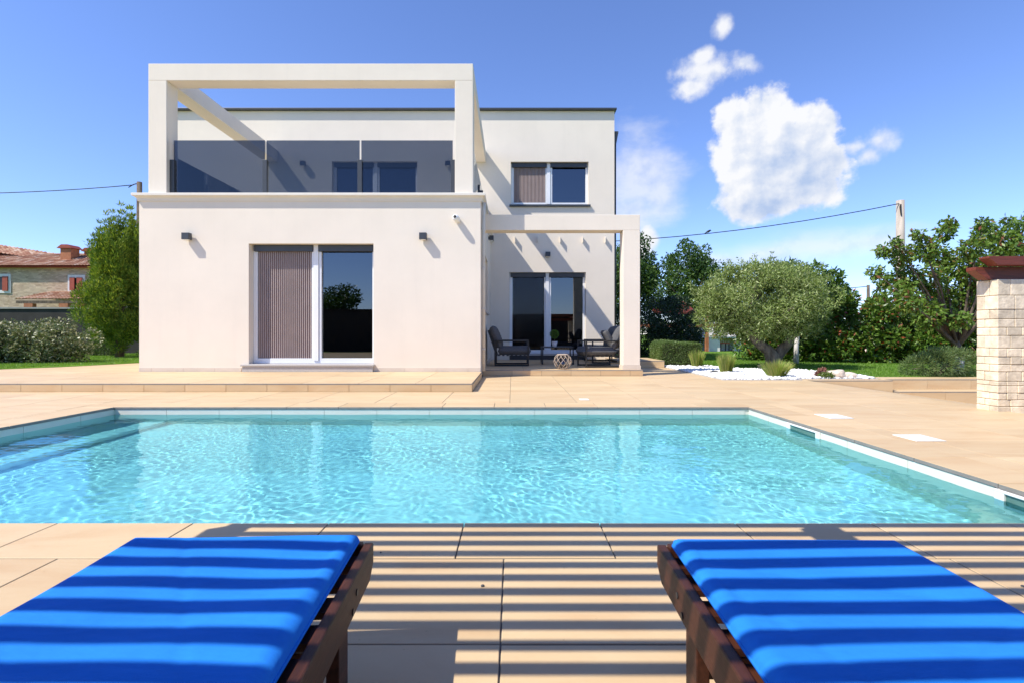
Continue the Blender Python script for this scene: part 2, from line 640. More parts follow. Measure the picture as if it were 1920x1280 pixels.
M['shutter_red'] = surf('red_shutter', (0.30, 0.055, 0.025), 0.6, 0.1)
M['stone_white'] = surf('white_window_surround', (0.62, 0.61, 0.59), 0.8, 0.05)

# ------------------------------------------------------------------ ground, deck, pool, terrace
PX0, PX1, PY0, PY1 = -4.70, 2.79, 2.287, 6.013       # inner edge of the pool


def ring(name, outer, inner, z, mat):
    (a, b, c, d), (e, f, g, h) = outer, inner
    mb = MB()
    mb.quad((a, c, z), (b, c, z), (b, g, z), (a, g, z))
    mb.quad((a, h, z), (b, h, z), (b, d, z), (a, d, z))
    mb.quad((a, g, z), (e, g, z), (e, h, z), (a, h, z))
    mb.quad((f, g, z), (b, g, z), (b, h, z), (f, h, z))
    return mb.build(name, mat)


struct(ring('ground', (-600, 600, -600, 900), (-5.2, 13, 1.6, 10.4), -0.06, M['lawn']))

_tile_cache = {}


def tile_mesh(w, d, t, mats, bev=0.002):
    key = (round(w, 3), round(d, 3), round(t, 3), mats[0].name)
    if key not in _tile_cache:
        mb = MB()
        x, y, b = w / 2, d / 2, bev
        v = [(-x, -y, -t), (x, -y, -t), (x, y, -t), (-x, y, -t),
             (-x, -y, -b), (x, -y, -b), (x, y, -b), (-x, y, -b),
             (-x + b, -y + b, 0), (x - b, -y + b, 0), (x - b, y - b, 0), (-x + b, y - b, 0)]
        f = [(0, 1, 5, 4), (1, 2, 6, 5), (2, 3, 7, 6), (3, 0, 4, 7), (3, 2, 1, 0)]
        mb.add(v, f, 1 if len(mats) > 1 else 0)
        mb.add(v, [(4, 5, 9, 8), (5, 6, 10, 9), (6, 7, 11, 10), (7, 4, 8, 11), (8, 9, 10, 11)], 0)
        _tile_cache[key] = mb.mesh('tile', mats, fix=False)
    return _tile_cache[key]


def put_tile(name, parent, x0, x1, y0, y1, z, t=0.02, gap=0.005, mats=None, rot=None):
    """one paving tile lying flat (or standing, with rot)"""
    mats = mats or [M['tile'], M['tile_edge']]
    o = bpy.data.objects.new(name, tile_mesh(x1 - x0 - gap, y1 - y0 - gap, t, mats))
    o.location = ((x0 + x1) / 2, (y0 + y1) / 2, z + rnd.uniform(-0.0006, 0.0006))
    if rot:
        o.rotation_euler = rot
    return link(o, parent)


# the bed under the tiles shows in the joints
mb = MB()
for (a, b, c, d) in ((-14, 5.5, -4, PY0 - 0.02), (-14, PX0 - 0.02, PY0 - 0.02, PY1 + 0.02), (PX1 + 0.02, 5.5, PY0 - 0.02, PY1 + 0.02),
                     (-14, 5.5, PY1 + 0.02, 9.55), (-14, 4.0, 9.55, 14.8)):
    mb.box(a, b, c, d, -0.30, -0.006)
deck = struct(mb.build('pool_deck', M['joint']))
GX, GY, TX, TY = -0.033, 1.937, 0.847, 0.537
for (rx0, rx1, ry0, ry1) in ((-3.42, 4.2, 0.326, 1.937), (-8.5, -5.05, 1.937, 6.363), (3.14, 5.5, 1.937, 6.363),
                             (-8.5, 5.5, 6.363, 7.60), (-0.604, 5.5, 7.60, 9.55), (-0.604, 3.95, 9.55, 10.545), (2.70, 3.95, 10.545, 13.2)):
    i0, i1 = math.floor((rx0 - GX) / TX), math.ceil((rx1 - GX) / TX)
    j0, j1 = math.floor((ry0 - GY) / TY), math.ceil((ry1 - GY) / TY)
    for i in range(i0, i1):
        for j in range(j0, j1):
            a, b = max(rx0, GX + i * TX), min(rx1, GX + (i + 1) * TX)
            c, d = max(ry0, GY + j * TY), min(ry1, GY + (j + 1) * TY)
            if b - a > 0.03 and d - c > 0.03:
                put_tile('tile', deck, a, b, c, d, 0.0)
for (a, b, c, d) in ((-14, -3.42, -4, 1.937), (4.2, 5.5, -4, 1.937), (-3.42, 4.2, -4, 0.326), (-14, -8.5, 1.937, 7.6)):
    put_tile('paving', deck, a, b, c, d, 0.0)
# coping: tiles of their own pitch with a grey cut edge that hangs a little over the water
CX, CW, CD = -0.218, 0.611, 0.35
k0 = math.floor((PX0 - CD - CX) / CW)
for k in range(k0, k0 + 15):
    a, b = max(PX0 - CD, CX + k * CW), min(PX1 + CD, CX + (k + 1) * CW)
    if b - a > 0.03:
        put_tile('coping_tile', deck, a, b, PY0 - CD, PY0 + 0.015, 0.001, 0.026)
        put_tile('coping_tile', deck, a, b, PY1 - 0.015, PY1 + CD, 0.001, 0.026)
for k in range(7):
    a, b = PY0 + 0.015 + k * CW, min(PY1 - 0.015, PY0 + 0.015 + (k + 1) * CW)
    if b - a > 0.03:
        put_tile('coping_tile', deck, PX0 - CD, PX0 + 0.015, a, b, 0.001, 0.026)
        put_tile('coping_tile', deck, PX1 - 0.015, PX1 + CD, a, b, 0.001, 0.026)

# ramp that falls away to the right, low wall and two steps up to the garden
SL = -0.14


def rz(x):
    return SL * (x - 5.5)


mb = MB()
mb.prism([(5.5, -0.012), (13, rz(13) - 0.012), (13, -2), (5.5, -2)], 'y', -4, 9.56)
ramp = struct(mb.build('ramp', M['joint']))
for i in range(5):
    for j in range(9):
        a, b = 5.5 + i * TX + 0.002, 5.5 + (i + 1) * TX - 0.002
        c, d = 4.70 + j * TY + 0.002, min(9.55, 4.70 + (j + 1) * TY) - 0.002
        t = MB().prism([(a, rz(a)), (b, rz(b)), (b, rz(b) - 0.02), (a, rz(a) - 0.02)], 'y', c, d)
        t.build('tile', M['tile'], ramp)
mb = MB()
mb.box(5.45, 7.13, 9.56, 9.80, -0.7, -0.022)
mb.box(7.13, 13, 9.80, 10.3, -0.9, -0.022)
mb.box(7.15, 13, 9.41, 9.80, -0.9, -0.215)
kerb = struct(mb.build('garden_kerb', M['joint']))
W1 = [M['tile'], M['tile_edge']]
for i in range(2):                      # cap and face of the low wall
    a = 5.45 + i * 0.84
    put_tile('cap_tile', kerb, a, a + 0.84, 9.545, 9.80, 0.0)
mb = MB().box(5.52, 7.128, 9.548, 9.56, -0.62, -0.022)
mb.build('facing_tile', M['tile'], kerb)
for i in range(7):
    a = 7.13 + i * 0.84
    put_tile('cap_tile', kerb, a, a + 0.84, 9.79, 10.3, 0.0)
    put_tile('tread_tile', kerb, a + 0.02, a + 0.86, 9.40, 9.80, -0.195)
    MB().box(a + 0.003, a + 0.837, 9.788, 9.80, -0.193, -0.022).build('riser_tile', M['tile'], kerb)
    MB().box(a + 0.023, a + 0.857, 9.398, 9.41, -1.0, -0.217).build('riser_tile', M['tile'], kerb)

# pool shell
ZB = -0.78
mb = MB()
e = 0.0
mb.quad((PX0, PY0, ZB), (PX1, PY0, ZB), (PX1, PY1, ZB), (PX0, PY1, ZB), 1)
zt = -0.027
mb.quad((PX0, PY1, ZB), (PX1, PY1, ZB), (PX1, PY1, zt), (PX0, PY1, zt))
mb.quad((PX1, PY0, ZB), (PX0, PY0, ZB), (PX0, PY0, zt), (PX1, PY0, zt))
mb.quad((PX0, PY0, ZB), (PX0, PY1, ZB), (PX0, PY1, zt), (PX0, PY0, zt))
mb.quad((PX1, PY1, ZB), (PX1, PY0, ZB), (PX1, PY0, zt), (PX1, PY1, zt))
pool = struct(mb.build('swimming_pool', [M['liner'], M['liner_deep']], fix=False))
MB().box(PX0 + 0.004, PX0 + 0.62, PY0 + 0.004, PY1 - 0.004, ZB + 0.003, -0.60).build('pool_step', M['liner_deep'], pool, bevel=0.02)
for k in range(12):                     # pale liner panels of the rim, all round
    a, b = PX0 + 0.62 * k + 0.003, min(PX1, PX0 + 0.62 * (k + 1)) - 0.003
    if b > a:
        MB().box(a, b, PY1 - 0.006, PY1 - 0.001, -0.20, -0.029).build('rim_panel', M['liner'], pool)
for k in range(6):
    a, b = PY0 + 0.65 * k + 0.003, min(PY1 - 0.007, PY0 + 0.65 * (k + 1)) - 0.003
    MB().box(PX0 + 0.001, PX0 + 0.006, a, b, -0.20, -0.029).build('rim_panel', M['liner'], pool)
    MB().box(PX1 - 0.006, PX1 - 0.001, a, b, -0.20, -0.029).build('rim_panel', M['liner'], pool)
M['skim_dark'] = surf('skimmer_mouth_shade', (0.10, 0.20, 0.17), 0.5, 0.1)
for (a, b) in ((4.60, 5.15), (2.36, 2.93)):       # skimmer mouths in the right wall
    fr = MB()
    x0, x1 = PX1 - 0.022, PX1 - 0.0065
    fr.box(x0, x1, a, b, -0.047, -0.031)
    fr.box(x0, x1, a, a + 0.06, -0.17, -0.047)
    fr.box(x0, x1, b - 0.06, b, -0.17, -0.047)
    fr.box(x0, x1, a, b, -0.21, -0.17)
    s = fr.build('skimmer', M['plastic'], pool, bevel=0.003)
    MB().box(PX1 - 0.010, PX1 - 0.0067, a + 0.06, b - 0.06, -0.17, -0.047).build('skimmer_mouth_dark', M['skim_dark'], s)  # flat plate across the open mouth, shade of the opening put into its colour

# water
WZ = -0.089


def water():
    m, n, l, b = base_mat('pool_water')
    n.remove(b)
    # clear tinted water
    g = nd(n, 'ShaderNodeBsdfGlass')
    g.inputs['IOR'].default_value = 1.333
    g.inputs['Roughness'].default_value = 0.0
    g.inputs['Color'].default_value = (0.545, 0.965, 1.0, 1)
    tr = nd(n, 'ShaderNodeBsdfTransparent')
    tr.inputs[0].default_value = (0.545, 0.965, 1.0, 1)
    mx = nd(n, 'ShaderNodeMixShader')
    mx.inputs[0].default_value = 0.14
    l.new(g.outputs[0], mx.inputs[1])
    l.new(tr.outputs[0], mx.inputs[2])
    l.new(mx.outputs[0], n['Material Output'].inputs['Surface'])
    x0, x1, y0, y1 = PX0 + 0.0065, PX1 - 0.0065, PY0 + 0.002, PY1 - 0.0065
    nx, ny = 800, 400
    xs, ys = np.linspace(x0, x1, nx), np.linspace(y0, y1, ny)
    X, Y = np.meshgrid(xs, ys)
    Z = np.zeros_like(X)
    r = np.random.default_rng(3)
    wx = X + 0.05 * np.sin(2.1 * Y + 1) + 0.04 * np.sin(3.3 * X + 2.2 * Y) + 0.012 * np.sin(11 * X + 7 * Y) + 0.01 * np.sin(17 * Y - 5 * X)
    wy = Y + 0.06 * np.sin(1.7 * X) + 0.03 * np.sin(2.9 * Y - 1.3 * X + 1) + 0.012 * np.sin(9 * Y + 10 * X + 2) + 0.008 * np.sin(19 * X - 4 * Y)
    patch = [0.75 + 0.55 * np.sin(a * X + b * Y + c) * np.sin(d * Y - b * X + 2 * c)
             for a, b, c, d in ((1.9, 1.1, .3, 2.7), (2.6, 0.7, 1.7, 1.9), (1.3, 2.3, 2.9, 3.1), (3.1, 1.6, 4.1, 2.2), (0.8, 1.4, 5.3, 1.2))]
    for k in range(96):
        lam = 0.042 * (3.6 ** r.random()) if k < 80 else 0.3 * (2.6 ** r.random())
        th = r.normal(1.5, 0.85)
        kk = 2 * math.pi / lam
        amp = (0.00052 if lam < 0.2 else 0.0009) * lam * patch[k % 5]
        Z += amp * np.sin(kk * (math.cos(th) * wx + math.sin(th) * wy) + r.random() * 6.28)
    top = np.stack([X, Y, WZ + Z], -1).reshape(-1, 3)
    idx = np.arange(nx * ny).reshape(ny, nx)
    f = np.stack([idx[:-1, :-1], idx[:-1, 1:], idx[1:, 1:], idx[1:, :-1]], -1).reshape(-1, 4).tolist()
    v = top.tolist()
    me = bpy.data.meshes.new('pool_water')
    me.from_pydata(v, [], f)
    sm = [True] * len(f)
    me.polygons.foreach_set('use_smooth', sm)
    me.materials.append(m)
    me.update()
    o = bpy.data.objects.new('pool_water', me)
    COL.objects.link(o)
    return struct(o)


wat = water()
for o, k in ((wat, 'is_caustics_caster'), (pool, 'is_caustics_receiver')):
    try:
        setattr(o.cycles, k, True)
    except Exception as ex:
        print('caustics', ex)
for o in pool.children:
    if o.name.startswith(('pool_step', 'rim_panel')):
        o.cycles.is_caustics_receiver = True

# terrace in front of the house, one step up
TZ = 0.127
mb = MB()
mb.box(-15, -0.61, 7.60, 10.0, 0.0, TZ - 0.006)
mb.box(-15, -7.34, 10.0, 15.0, 0.0, TZ - 0.006)
terrace = struct(mb.build('terrace', M['joint']))
for i in range(-17, 1):
    a, b = -0.604 + (i - 1) * 0.847, -0.604 + i * 0.847
    if b < -12 or i == 1:
        continue
    for (c, d) in ((7.592, 8.20), (8.20, 8.80), (8.80, 9.40), (9.40, 9.985)):
        put_tile('tile', terrace, a, b, c, d, TZ)
for i in range(-18, 1):
    a, b = -0.604 + (i - 1) * 0.611, -0.604 + i * 0.611
    MB().box(a + 0.003, b - 0.003, 7.588, 7.60, 0.004, TZ - 0.022).build('riser_tile', M['tile'], terrace)
for k in range(4):
    c = 7.6 + k * 0.6
    MB().box(-0.61, -0.600, c + 0.003, min(9.985, c + 0.6) - 0.003, 0.004, TZ - 0.022).build('riser_tile', M['tile'], terrace)
for i in range(6):
    for j in range(5):
        put_tile('tile', terrace, -7.36 - (i + 1) * 0.847, -7.36 - i * 0.847, 9.985 + j * 0.6, 9.985 + (j + 1) * 0.6, TZ)
# porch plinth in the recess
mb = MB().box(-0.62, 2.695, 10.552, 14.8, 0.0, TZ - 0.006)
mb.box(2.70, 3.93, 13.2, 14.9, 0.0, 0.174)
porch = struct(mb.build('porch_floor', M['joint']))
for i in range(4):
    a = -0.62 + i * 0.847
    for j in range(7):
        put_tile('tile', porch, a, min(2.70, a + 0.847), 10.54 + j * 0.61, min(14.79, 10.54 + (j + 1) * 0.61), TZ)
for i in range(6):
    a = -0.62 + i * 0.611
    MB().box(a + 0.003, min(2.70, a + 0.611) - 0.003, 10.541, 10.552, 0.004, TZ - 0.022).build('riser_tile', M['tile'], porch)
put_tile('tile', porch, 2.705, 3.94, 13.19, 14.9, 0.18)
MB().box(2.71, 3.93, 13.19, 13.2, 0.004, 0.157).build('riser_tile', M['tile'], porch)
MB().box(2.695, 2.70, 10.56, 14.8, 0.004, TZ - 0.022).build('riser_tile', M['tile'], porch)

# deck inlets: white lids and small studs
for (x0, x1, y0, y1, lab) in ((3.22, 3.46, 5.16, 5.44, 'white square skimmer lid in the paving, far one of the pair'),
                              (3.22, 3.46, 4.06, 4.32, 'white square skimmer lid in the paving, nearer one of the pair'),
                              (0.88, 1.00, 6.62, 6.76, 'small white lid in the paving behind the pool')):
    o = MB().box(x0, x1, y0, y1, 0.0005, 0.007).build('skimmer_lid', M['plastic'], bevel=0.002)
    tag(o, lab, 'lid', 'white lids in the deck')
    MB().box(x0 + 0.02, x1 - 0.02, y0 + 0.02, y1 - 0.02, 0.007, 0.0095).build('lid_plate', M['plastic'], o, bevel=0.001)
for (x, y, lab) in ((905, 1098, 'small round metal stud in the deck between the blue loungers'),
                    (1918, 1099, 'small round metal stud in the deck at the right picture edge'),
                    (714, 1036, 'tiny dark stud beside the right corner of the left lounger')):
    d = EYE * FOC / (y - 627)
    p = P(x, y, d)
    r0 = 0.006 if x != 714 else 0.003
    o = MB().lathe([(r0, 0.0), (r0, 0.003), (r0 * 0.6, 0.005), (0.0008, 0.0055)], p.x, p.y, 14).build('deck_stud', M['dark_metal'], smooth=True)
    tag(o, lab, 'stud', 'deck studs')

# ------------------------------------------------------------------ the house
def wall(mb, axis, plane, t, u0, u1, z0, z1, holes=()):
    """wall in plane y = plane (axis 'y') or x = plane (axis 'x'), thickness t (signed), with openings"""
    def pt(u, w, z):
        return (u, plane + w, z) if axis == 'y' else (plane + w, u, z)
    us = sorted({u0, u1, *[h[0] for h in holes], *[h[1] for h in holes]})
    zs = sorted({z0, z1, *[h[2] for h in holes], *[h[3] for h in holes]})
    for i in range(len(us) - 1):
        for j in range(len(zs) - 1):
            a, b, c, d = us[i], us[i + 1], zs[j], zs[j + 1]
            if any(h[0] <= a and b <= h[1] and h[2] <= c and d <= h[3] for h in holes):
                continue
            mb.quad(pt(a, 0, c), pt(b, 0, c), pt(b, 0, d), pt(a, 0, d))
            mb.quad(pt(b, t, c), pt(a, t, c), pt(a, t, d), pt(b, t, d))
    for (a, b, c, d) in holes:
        mb.quad(pt(a, 0, c), pt(a, 0, d), pt(a, t, d), pt(a, t, c))
        mb.quad(pt(b, 0, d), pt(b, 0, c), pt(b, t, c), pt(b, t, d))
        mb.quad(pt(a, 0, d), pt(b, 0, d), pt(b, t, d), pt(a, t, d))
        mb.quad(pt(b, 0, c), pt(a, 0, c), pt(a, t, c), pt(b, t, c))
    mb.quad(pt(u0, 0, z1), pt(u1, 0, z1), pt(u1, t, z1), pt(u0, t, z1))
    mb.quad(pt(u0, 0, z0), pt(u0, 0, z1), pt(u0, t, z1), pt(u0, t, z0))
    mb.quad(pt(u1, 0, z1), pt(u1, 0, z0), pt(u1, t, z0), pt(u1, t, z1))


YW, YM = 10.0, 14.8                       # front of the low wing, front of the main block
WL, WR, ML, MR = -7.33, -0.628, -10.1, 2.96
ZW, ZM = 3.60, 7.33
DOOR = (-5.18, -2.73, 0.275, 2.63)
PDOOR = (-0.09, 2.13, 0.30, 2.65)
UWIN = (-0.05, 2.21, 4.60, 5.86)
BDOOR = (-5.25, -2.77, 3.66, 5.87)
SWIN = (11.25, 12.85, 1.37, 2.67)

house = thing('villa', 'white flat-roofed two-storey villa with a framed roof balcony behind the pool', 'house', (-3, YW, 0))
mb = MB()
wall(mb, 'y', YW, 0.30, WL, WR, 0.02, ZW - 0.06, [DOOR])
wall(mb, 'x', WR, -0.30, YW + 0.30, YM, 0.02, ZW - 0.06, [SWIN])
wall(mb, 'x', WL, 0.30, YW + 0.30, YM, 0.02, ZW - 0.06)
wing = mb.build('wing_wall', M['plaster'], house, fix=False)
mb = MB()
wall(mb, 'y', YM, 0.30, ML, MR, 0.02, ZM, [PDOOR, UWIN, BDOOR])
wall(mb, 'x', MR, -0.30, YM + 0.30, 22.7, 0.02, ZM)
wall(mb, 'x', ML, 0.30, YM + 0.30, 22.7, 0.02, ZM)
wall(mb, 'y', 23, -0.30, ML, MR, 0.02, ZM)
main = mb.build('main_wall', M['plaster'], house, fix=False)
MB().box(WL + 0.01, WR - 0.01, YW + 0.01, YM - 0.002, ZW - 0.10, ZW - 0.004).build('balcony_floor', M['trim'], house)
MB().box(ML + 0.02, MR - 0.02, YM + 0.02, 22.98, ZM - 0.2, ZM - 0.02).build('roof', M['dark_metal'], house)
# rooms seen through the panes
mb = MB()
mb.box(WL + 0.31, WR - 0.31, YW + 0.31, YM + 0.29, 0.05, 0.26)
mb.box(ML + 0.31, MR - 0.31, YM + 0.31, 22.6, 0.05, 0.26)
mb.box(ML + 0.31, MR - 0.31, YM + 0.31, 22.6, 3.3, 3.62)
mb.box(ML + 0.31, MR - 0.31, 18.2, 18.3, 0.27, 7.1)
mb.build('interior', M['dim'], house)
# flat roof edge
mb = MB()
mb.box(ML - 0.11, MR + 0.05, YM - 0.11, YM + 0.25, ZM + 0.002, ZM + 0.055)
mb.box(MR - 0.25, MR + 0.05, YM + 0.25, 23.1, ZM + 0.002, ZM + 0.055)
mb.box(ML - 0.11, ML + 0.25, YM + 0.25, 23.1, ZM + 0.002, ZM + 0.055)
mb.build('roof_edge', M['dark_metal'], house, bevel=0.006)
# cornice round the wing
prof = [(0.001, 3.455), (0.022, 3.462), (0.03, 3.505), (0.055, 3.535), (0.088, 3.548), (0.094, 3.555), (0.094, 3.598), (0.086, 3.604), (0.0, 3.606), (-0.12, 3.606)]
mb = MB()
for k in range(len(prof) - 1):
    (o0, z0), (o1, z1) = prof[k], prof[k + 1]
    A = [(WL - o0, YM - 0.002, z0), (WL - o0, YW - o0, z0), (WR + o0, YW - o0, z0), (WR + o0, YM - 0.002, z0)]
    B = [(WL - o1, YM - 0.002, z1), (WL - o1, YW - o1, z1), (WR + o1, YW - o1, z1), (WR + o1, YM - 0.002, z1)]
    for i in range(3):
        mb.quad(A[i], A[i + 1], B[i + 1], B[i])
mb.build('cornice', M['trim'], house)
# skirting tiles
k = 0
a = WL
while a < WR - 0.01:
    b = min(WR, a + 0.62 if k else a + 0.25)
    if not (a > DOOR[0] - 0.16 and b < DOOR[1] + 0.16):
        a2, b2 = a, b
        if b2 > DOOR[0] - 0.14 and a2 < DOOR[0] - 0.14:
            b2 = DOOR[0] - 0.14
        if a2 < DOOR[1] + 0.07 and b2 > DOOR[1] + 0.07:
            a2 = DOOR[1] + 0.07
        if b2 - a2 > 0.02 and not (a2 >= DOOR[0] - 0.15 and b2 <= DOOR[1] + 0.08):
            MB().box(a2 + 0.002, b2 - 0.002, YW - 0.012, YW - 0.001, TZ + 0.001, TZ + 0.075).build('skirting_tile', M['skirt'], house)
    a = b
    k += 1
for k in range(7):
    c = YW + 0.01 + k * 0.62
    MB().box(WR + 0.001, WR + 0.012, max(10.545, c) + 0.002, min(YM - 0.01, c + 0.62) - 0.002, TZ + 0.001, TZ + 0.075).build('skirting_tile', M['skirt'], house)

# balcony frame
FY = 10.04
FT, FB = 6.185, 5.85
LX0, LX1, RX0, RX1 = -7.18, -6.82, -1.137, -0.779
for (a, b) in ((LX0, LX1), (RX0, RX1)):
    MB().box(a, b, FY, FY + 0.34, ZW - 0.01, FB).build('frame_post', M['plaster'], house, bevel=0.008)
    MB().box(a, b, FY + 0.34, YM - 0.001, FB, FT).build('frame_side_beam', M['plaster'], house, bevel=0.008)
MB().box(LX0, RX1, FY, FY + 0.34, FB, FT).build('frame_front_beam', M['plaster'], house, bevel=0.008)

# smoked glass balustrade
rail = MB().box(LX1 + 0.02, RX0 - 0.02, FY + 0.10, FY + 0.16, ZW + 0.004, ZW + 0.022).build('balustrade', M['dark_metal'], house)
GT = EYE + (627 - 264) / FOC * (FY + 0.13)
xs = [(x - 961) / FOC * (FY + 0.13) for x in (325, 499, 676.5, 851)]
for i in range(3):
    MB().box(xs[i] + 0.012, xs[i + 1] - 0.022, FY + 0.124, FY + 0.134, ZW + 0.03, GT).build('glass_panel', M['tinted'], rail)
for i, x in enumerate(xs):
    c = x + (0.0 if i == 0 else -0.01)
    MB().box(c - 0.045, c + 0.045, FY + 0.085, FY + 0.121, ZW + 0.003, ZW + 0.72).build('railing_post', M['dark_metal'], rail, bevel=0.004)
SH = 4.58
for x in (-7.11, -0.79):
    for k in range(3):
        c = FY + 0.36 + k * 1.465
        MB().box(x - 0.005, x + 0.005, c, c + 1.44, ZW + 0.03, SH).build('glass_panel', M['tinted'], rail)
    for k in range(1, 4):
        c = FY + 0.345 + k * 1.465
        if k < 3:
            MB().box(x - 0.03, x + 0.03, c - 0.02, c + 0.02, ZW + 0.003, ZW + 0.72).build('railing_post', M['dark_metal'], rail)


def glazing(name, x0, x1, z0, z1, y, split=0.5, box=0.13, pleats=True, screen_bottom=0.0, right_open=False):
    """two sliding leaves: pleated insect screen before the left one, bare pane on the right"""
    f = MB()
    fw = 0.055
    xm = x0 + (x1 - x0) * split
    f.box(x0, x0 + fw, y, y + 0.09, z0, z1)
    f.box(x1 - fw, x1, y, y + 0.09, z0, z1)
    f.box(x0 + fw, x1 - fw, y, y + 0.09, z0, z0 + fw)
    f.box(x0 + fw, x1 - fw, y, y + 0.09, z1 - fw, z1)
    w = f.build(name, M['white_frame'], house, bevel=0.004)
    zt = z1 - box
    lm = MB()
    lm.box(xm - 0.05, xm + 0.05, y - 0.02, y + 0.07, z0 + fw, z1 - 0.001)
    lm.build('mullion', M['white_frame'], w, bevel=0.004)
    for (a, b) in ((x0 + fw * 0.6, xm - 0.055), (xm + 0.055, x1 - fw * 0.6)):
        MB().box(a, b, y - 0.05, y - 0.002, zt, z1 - 0.002).build('shutter_box', M['dark_metal'], w, bevel=0.004)
        s = MB()
        s.box(a, a + 0.05, y - 0.001, y + 0.05, z0 + fw, zt)
        s.box(b - 0.035, b, y - 0.001, y + 0.05, z0 + fw, zt)
        s.box(a + 0.05, b - 0.035, y + 0.0, y + 0.05, z0 + fw, z0 + fw + 0.045)
        s.build('sash', M['white_frame'], w, bevel=0.003)
        MB().box(a + 0.05, b - 0.035, y + 0.052, y + 0.056, z0 + fw + 0.02, z1 - fw).build('pane', M['pane'], w)
    if pleats:
        a, b = x0 + fw * 0.6 + 0.055, xm - 0.095
        n = int((b - a) / 0.040)
        pz0, pz1 = z0 + fw + 0.006, zt + 0.01
        pw = (b - a) / n
        sc_ = MB()
        for i in range(n):
            c = a + i * pw
            xs_ = [(c, 0.032), (c + pw * 0.36, 0.008), (c + pw * 0.64, 0.008), (c + pw, 0.032)]
            for k, ((xa, ya), (xb, yb)) in enumerate(zip(xs_, xs_[1:])):
                sc_.quad((xa, y + ya, pz0), (xb, y + yb, pz0), (xb, y + yb, pz1), (xa, y + ya, pz1), 1 if k == 1 else 0)
        sc_.build('pleated_screen', [M['screen'], M['pleat']], w, fix=False)
    return w


w = glazing('sliding_door', DOOR[0] + 0.002, DOOR[1] - 0.002, DOOR[2] + 0.004, DOOR[3] - 0.002, YW + 0.18, 0.513)
sill = MB()
sill.box(DOOR[0] - 0.12, DOOR[1] + 0.03, YW - 0.10, YW - 0.002, 0.238, 0.272)
sill.box(DOOR[0] + 0.003, DOOR[1] - 0.003, YW - 0.002, YW + 0.18, 0.238, 0.2765)
sill.box(DOOR[0] - 0.09, DOOR[1] + 0.005, YW - 0.075, YW - 0.002, TZ + 0.001, 0.237)
sill.build('door_sill', M['granite'], house, bevel=0.004)
w = glazing('terrace_door', PDOOR[0] + 0.002, PDOOR[1] - 0.002, PDOOR[2] + 0.004, PDOOR[3] - 0.002, YM + 0.12, 0.50, pleats=False)
M['mesh_screen'] = glass_mat('insect_mesh', (0.6, 0.6, 0.62), 0.02, ior=1.12, gcol=(0.5, 0.5, 0.5), rough=0.2)
MB().box(PDOOR[0] + 0.10, PDOOR[0] + 1.03, YM + 0.125, YM + 0.129, PDOOR[2] + 0.07, PDOOR[3] - 0.13).build('insect_screen', M['mesh_screen'], w)
MB().box(PDOOR[0] - 0.02, PDOOR[1] + 0.02, YM - 0.06, YM + 0.12, 0.25, 0.302).build('door_sill', M['granite'], house, bevel=0.004)
MB().box(PDOOR[0] + 0.002, PDOOR[1] - 0.002, YM - 0.01, YM - 0.001, TZ + 0.001, 0.249).build('door_sill', M['dark_metal'], house)
w = glazing('window', UWIN[0] + 0.002, UWIN[1] - 0.002, UWIN[2] + 0.002, UWIN[3] - 0.002, YM + 0.13, 0.49)
MB().box(UWIN[0] - 0.04, UWIN[1] + 0.05, YM - 0.07, YM + 0.13, UWIN[2] - 0.05, UWIN[2] + 0.0035).build('window_sill', M['dark_metal'], house, bevel=0.004)
w = glazing('balcony_door', BDOOR[0] + 0.002, BDOOR[1] - 0.002, BDOOR[2] + 0.004, BDOOR[3] - 0.002, YM + 0.14, 0.50, pleats=False)
# side window of the wing
f = MB()
for (a, b, c, d) in ((SWIN[0], SWIN[0] + .06, SWIN[2], SWIN[3]), (SWIN[1] - .06, SWIN[1], SWIN[2], SWIN[3]),
                     (SWIN[0] + .06, SWIN[1] - .06, SWIN[2], SWIN[2] + .06), (SWIN[0] + .06, SWIN[1] - .06, SWIN[3] - .14, SWIN[3]),
                     (SWIN[0] + .76, SWIN[0] + .84, SWIN[2] + .06, SWIN[3] - .14)):
    f.box(WR - 0.20, WR - 0.13, a + 0.001, b - 0.001, c + 0.001, d - 0.001)
w = f.build('side_window', M['white_frame'], house)
MB().box(WR - 0.17, WR - 0.165, SWIN[0] + 0.06, SWIN[1] - 0.06, SWIN[2] + 0.06, SWIN[3] - 0.14).build('pane', M['pane'], w)
MB().box(WR - 0.13, WR + 0.05, SWIN[0] - 0.03, SWIN[1] + 0.03, SWIN[2] - 0.04, SWIN[2] + 0.002).build('window_sill', M['granite'], house)

# porch frame: beam on one pillar
PB0, PB1 = 3.012, 3.336
MB().box(WR + 0.002, 2.655, 10.60, 10.92, PB0, PB1).build('porch_beam', M['plaster'], house, bevel=0.008)
MB().box(2.30, 2.655, 10.60, 10.92, TZ + 0.085, PB0).build('porch_pillar', M['plaster'], house, bevel=0.008)
MB().box(2.288, 2.667, 10.588, 10.932, TZ + 0.001, TZ + 0.085).build('pillar_skirting', M['skirt'], house)
for i in range(5):
    x = (965.5 + 42.2 * i - 961) / FOC * YM
    b = MB()
    b.box(x - 0.005, x + 0.005, YM - 0.11, YM - 0.001, 3.50, 3.68)
    b.build('wall_bracket', M['trim'], house)
